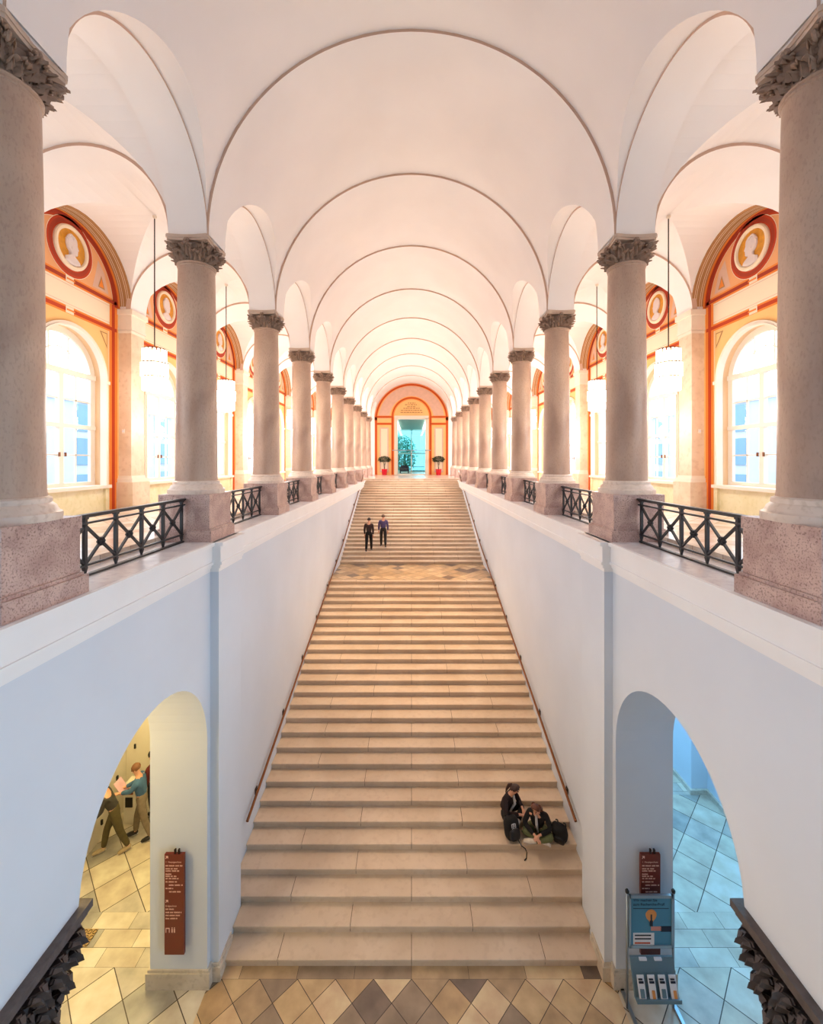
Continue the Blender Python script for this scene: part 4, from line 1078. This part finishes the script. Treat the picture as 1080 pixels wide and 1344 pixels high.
# sloping leaflet tray
tt, tb = -2.045, -2.160
b = UMB(); b.add([(XL+.01, zs-.004, tt), (XR-.004, zs-.004, tt), (XR-.004, zs-.044, tb), (XL+.01, zs-.044, tb), (XL+.01, zs+.004, tt), (XR-.004, zs+.004, tt), (XR-.004, zs-.036, tb-.004), (XL+.01, zs-.036, tb-.004)], [(0,1,2,3),(4,7,6,5),(0,4,5,1),(1,5,6,2),(2,6,7,3),(3,7,4,0)])
b.box((XL+.01, zs-.062, tb-.006), (XR-.004, zs-.036, tb)); b.box((XL+.01, zs-.064, tb-.004), (XR-.004, zs-.061, tb+.012)); b.build('leaflet_tray', M['tray'], root)
b = UMB()
for k in (0, 1): b.box((XL+.045+k*.062, zs-.012, tt-.006), (XL+.075+k*.062, zs-.004, tt+.002))
b.build('tray_clip', M['paper'], root)
LK = [('white folded leaflet with a dark headline and pale blue picture', M['tray']), ('white folded leaflet with orange picture at its foot', M['amber']), ('white leaflet with black headline and grey lines', M['tray']), ('white folded leaflet with a small orange figure', M['amber'])]
for k, (lab, pm) in enumerate(LK):
    xa = XL+.020+k*.043; c = Vector((xa+.015, zs-.040, -2.118)); sl = Vector((0, .040, .115)).normalized(); nn = Vector((0, -.115, .040)).normalized()
    def q(u, v, d): return c+Vector((u, 0, 0))+sl*v+nn*d
    def pl(b, u0, u1, v0, v1, d): b.add([q(u0,v0,d), q(u1,v0,d), q(u1,v1,d), q(u0,v1,d), q(u0,v0,d+.003), q(u1,v0,d+.003), q(u1,v1,d+.003), q(u0,v1,d+.003)], [(0,3,2,1),(4,5,6,7),(0,1,5,4),(1,2,6,5),(2,3,7,6),(3,0,4,7)])
    lr = empty('leaflet', W(*q(0, -.034, .006)), lab+', %s in the stand' % ORD[k+1], 'leaflet', 'leaflets in the stand')
    b = UMB(); pl(b, -.014, .014, -.036, .036, .004); b.build('cover', M['paper'], lr)
    b = UMB(); pl(b, -.010, .009, .012, .018, .0072); pl(b, -.010, .006, .022, .026, .0072); b.build('headline', M['posterdark'], lr)
    b = UMB(); pl(b, -.008, .008, -.032, -.006, .0072) if pm is M['tray'] else pl(b, -.004, .007, -.034, -.010, .0072); b.build('picture', pm, lr)

# lockers in the lower left aisle
root = empty('locker_bank', W(-1.87, 2.4, FLOOR), 'white locker wall with black handles along the lower left aisle', 'lockers')
b = UMB(); b.box((-1.88, 1.9, FLOOR), (-1.862, 2.79, -1.35)); b.build('locker_doors', M['white'], root)
for i in range(6):
    for j in range(5):
        b = UMB(); b.cbox((-1.858, 2.02+i*.135, FLOOR+.10+j*.165), (.010, .010, .028)); b.build('handle', M['black'], root)
root = empty('locker_cabinet', W(-1.6, 2.79, FLOOR), 'white locker front with black handles on the end wall of the lower left aisle', 'lockers')
b = UMB(); b.box((-1.86, 2.782, FLOOR), (-1.30, 2.80, -1.20)); b.build('locker_doors', M['white'], root)
for j in range(6):
    for i in range(3):
        b = UMB(); b.cbox((-1.80+i*.165, 2.778, FLOOR+.10+j*.155), (.010, .008, .028)); b.build('handle', M['black'], root)
root = empty('leaflet_box', W(-1.765, 2.70, FLOOR), 'small white stand with a red and a black notice by the lockers', 'display stand')
b = UMB(); b.box((-1.795, 2.66, FLOOR), (-1.725, 2.74, FLOOR+.245)); b.build('cabinet', M['white'], root)
b = UMB(); b.box((-1.788, 2.656, FLOOR+.19), (-1.735, 2.66, FLOOR+.225)); b.build('red_notice', M['sign'], root)
b = UMB(); b.box((-1.782, 2.656, FLOOR+.11), (-1.738, 2.66, FLOOR+.17)); b.build('black_notice', M['black'], root)
# ornamental floor grille
root = empty('floor_grille', W(-1.585, 2.025, FLOOR), 'ornamental brass grille set in the floor of the lower left aisle', 'grille')
b = UMB(); b.box((-1.655, 1.989, FLOOR), (-1.515, 2.065, FLOOR+.003)); b.build('plate', simple('ochre grille metal', (176, 146, 98), .5, metal=.2), root)
b = UMB()
for i in range(6):
    for j in range(3):
        cx, cz = -1.645+i*.0235+.006, 2.001+j*.025
        b.tube([(cx+.009*cos(k*PI/4), cz+.009*sin(k*PI/4), FLOOR+.0035) for k in range(8)], .0014, 4, closed=True)
b.build('scrollwork', M['darkmetal'], root)
# light switches on the wall pilasters
for sx, side in ((-1, 'left'), (1, 'right')):
    root = empty('light_switch', W(sx*1.937, ZN(3)-.070, .205), 'small cream switch plate on the pilaster of the %s aisle wall' % side, 'switch')
    b = UMB(); b.cbox((sx*1.937, ZN(3)-.0715, .205), (.018, .004, .030)); b.build('plate', M['pil_white'], root)
    b = UMB(); b.cbox((sx*1.937, ZN(3)-.074, .205), (.010, .003, .014)); b.build('rocker', M['paper'], root)


# ------------------------------------------------------------------ outside
def facade(sx):
    side = 'left' if sx < 0 else 'right'
    X = sx*5.2
    root = empty('neighbouring_building', W(X, 5, FLOOR), 'pale building seen through the windows of the %s aisle' % side, 'building', 'buildings outside the windows')
    b = UMB(); b.box((X, -4, FLOOR), (X+sx*1.0, 13, .95)); b.build('wall', M['facade'], root)
    b = UMB(); b.box((X-sx*.06, -4, .95), (X+sx*1.1, 13, 1.03)); b.build('roof_edge', M['facade'], root)
    for k in range(16):
        for h in (-1.3, -.62, -.05, .48):
            z = -3.6+k*1.02
            b = UMB(); b.box((X-sx*.02, z, h), (X+sx*.02, z+.42, h+.42)); b.build('window', M['facadeblue'], root)
facade(-1); facade(1)
b = UMB(); b.box((-40, -40, FLOOR-.10), (40, 60, FLOOR-.05)); struct(b.build('ground', M['stonebase']))
root = empty('tree', W(-.2, ZF+5.0, FLOOR), 'light green tree outside the window beyond the far doorway', 'tree')
b = UMB(); b.tube([(-.2, ZF+5.0, FLOOR), (-.2, ZF+5.0, -.6), (-.25, ZF+5.0, .3)], [.06, .05, .03], 8); b.build('trunk', M['bark'], root)
b = UMB(); random.seed(5)
for k in range(2600):
    th, ph = random.uniform(0, 2*PI), math.acos(random.uniform(-1, 1)); rr = random.uniform(.1, 1)**.4
    c = Vector((-.36+.55*rr*sin(ph)*cos(th), ZF+5.0+.5*rr*sin(ph)*sin(th), .25+.75*rr*cos(ph)))
    d = Vector((random.uniform(-1,1), random.uniform(-1,1), random.uniform(-1,.6))).normalized(); w = d.orthogonal().normalized(); l = random.uniform(.06, .1)
    b.add([c, c+d*l*.5+w*l*.25, c+d*l, c+d*l*.5-w*l*.25], [(0,1,2,3)])
b.build('crown', M['tree'], root)

# ------------------------------------------------------------------ light
w = bpy.data.worlds.new('sky'); bpy.context.scene.world = w; w.use_nodes = True
bg = w.node_tree.nodes['Background']; bg.inputs['Color'].default_value = (0.68, 0.85, 1.0, 1); bg.inputs['Strength'].default_value = 3.1
def area(name, loc, rot, size, power, col, sy=None):
    l = bpy.data.lights.new(name, 'AREA'); l.energy = power; l.color = col; l.size = size
    if sy: l.shape = 'RECTANGLE'; l.size_y = sy
    o = bpy.data.objects.new(name, l); C.objects.link(o); o.location = loc; o.rotation_euler = rot; return o
def point(name, loc, power, col, r=.12):
    l = bpy.data.lights.new(name, 'POINT'); l.energy = power; l.color = col; l.shadow_soft_size = r
    o = bpy.data.objects.new(name, l); C.objects.link(o); o.location = loc; return o
def spot(name, loc, target, power, col, ang, blend=.6, r=.15):
    l = bpy.data.lights.new(name, 'SPOT'); l.energy = power; l.color = col; l.spot_size = math.radians(ang); l.spot_blend = blend; l.shadow_soft_size = r
    o = bpy.data.objects.new(name, l); C.objects.link(o); o.location = loc
    o.rotation_euler = (Vector(target)-Vector(loc)).to_track_quat('-Z', 'Y').to_euler(); return o
for sx in (-1, 1):
    for n in range(1, 10):
        point('lantern_lamp', W(sx*1.4835, (ZN(n)+ZN(n+1))/2, .30), 36 if n < 3 else 40+18*(n-2), (1, .95, .90), .3)
# ceiling lamps of the lower aisles: tungsten on the left, daylight tubes on the right
point('left_aisle_lamp', W(-1.45, 1.35, -.85), 120, (1, .66, .24), .3); point('left_aisle_lamp', W(-1.5, 2.35, -.75), 165, (1, .70, .24), .3)
point('right_aisle_lamp', W(1.55, 2.35, -.75), 140, (.34, .76, 1), .3); point('right_aisle_lamp', W(1.55, 3.5, -.75), 110, (.36, .78, 1), .3)
# light spilling into the entrance hall through its two near side arches: daylight on the right, tungsten on the left
area('right_arch_daylight', W(1.06, .53, -1.5), (0, math.radians(90), 0), 4.6, 105, (.50, .80, 1), 2.6)
area('left_arch_lamplight', W(-1.06, .53, -1.5), (0, math.radians(-90), 0), 4.6, 65, (1, .74, .56), 2.6)
# added spotlights over the stairs, brightening the treads; no such fittings in the vault
for z, p in ((3.5, 1150), (4.3, 1750), (6.2, 1000), (7.4, 1000)): spot('stair_fill_spot', W(0, z, 1.75), W(0, z-.1, -1.5), p, (1, .68, .38) if z < 5 else (1, .92, .86), 44)

# ------------------------------------------------------------------ camera
cd = bpy.data.cameras.new('camera'); cam = bpy.data.objects.new('camera', cd); C.objects.link(cam)
cam.location = (0, 0, ZE); cam.rotation_euler = (PI/2, 0, 0)
cd.sensor_fit = 'HORIZONTAL'; cd.sensor_width = 36; cd.lens = 36*560/1080; cd.shift_y = -66/1080
cd.clip_start = .05; cd.clip_end = 500
sc = bpy.context.scene; sc.camera = cam
sc.view_settings.view_transform = 'Standard'; sc.view_settings.look = 'None'
sc.view_settings.exposure = 0.98; sc.view_settings.gamma = 1.0; sc.view_settings.use_curve_mapping = False
sc.cycles.max_bounces = 10; sc.cycles.diffuse_bounces = 6; sc.cycles.use_denoising = True
sc.cycles.sample_clamp_indirect = 8
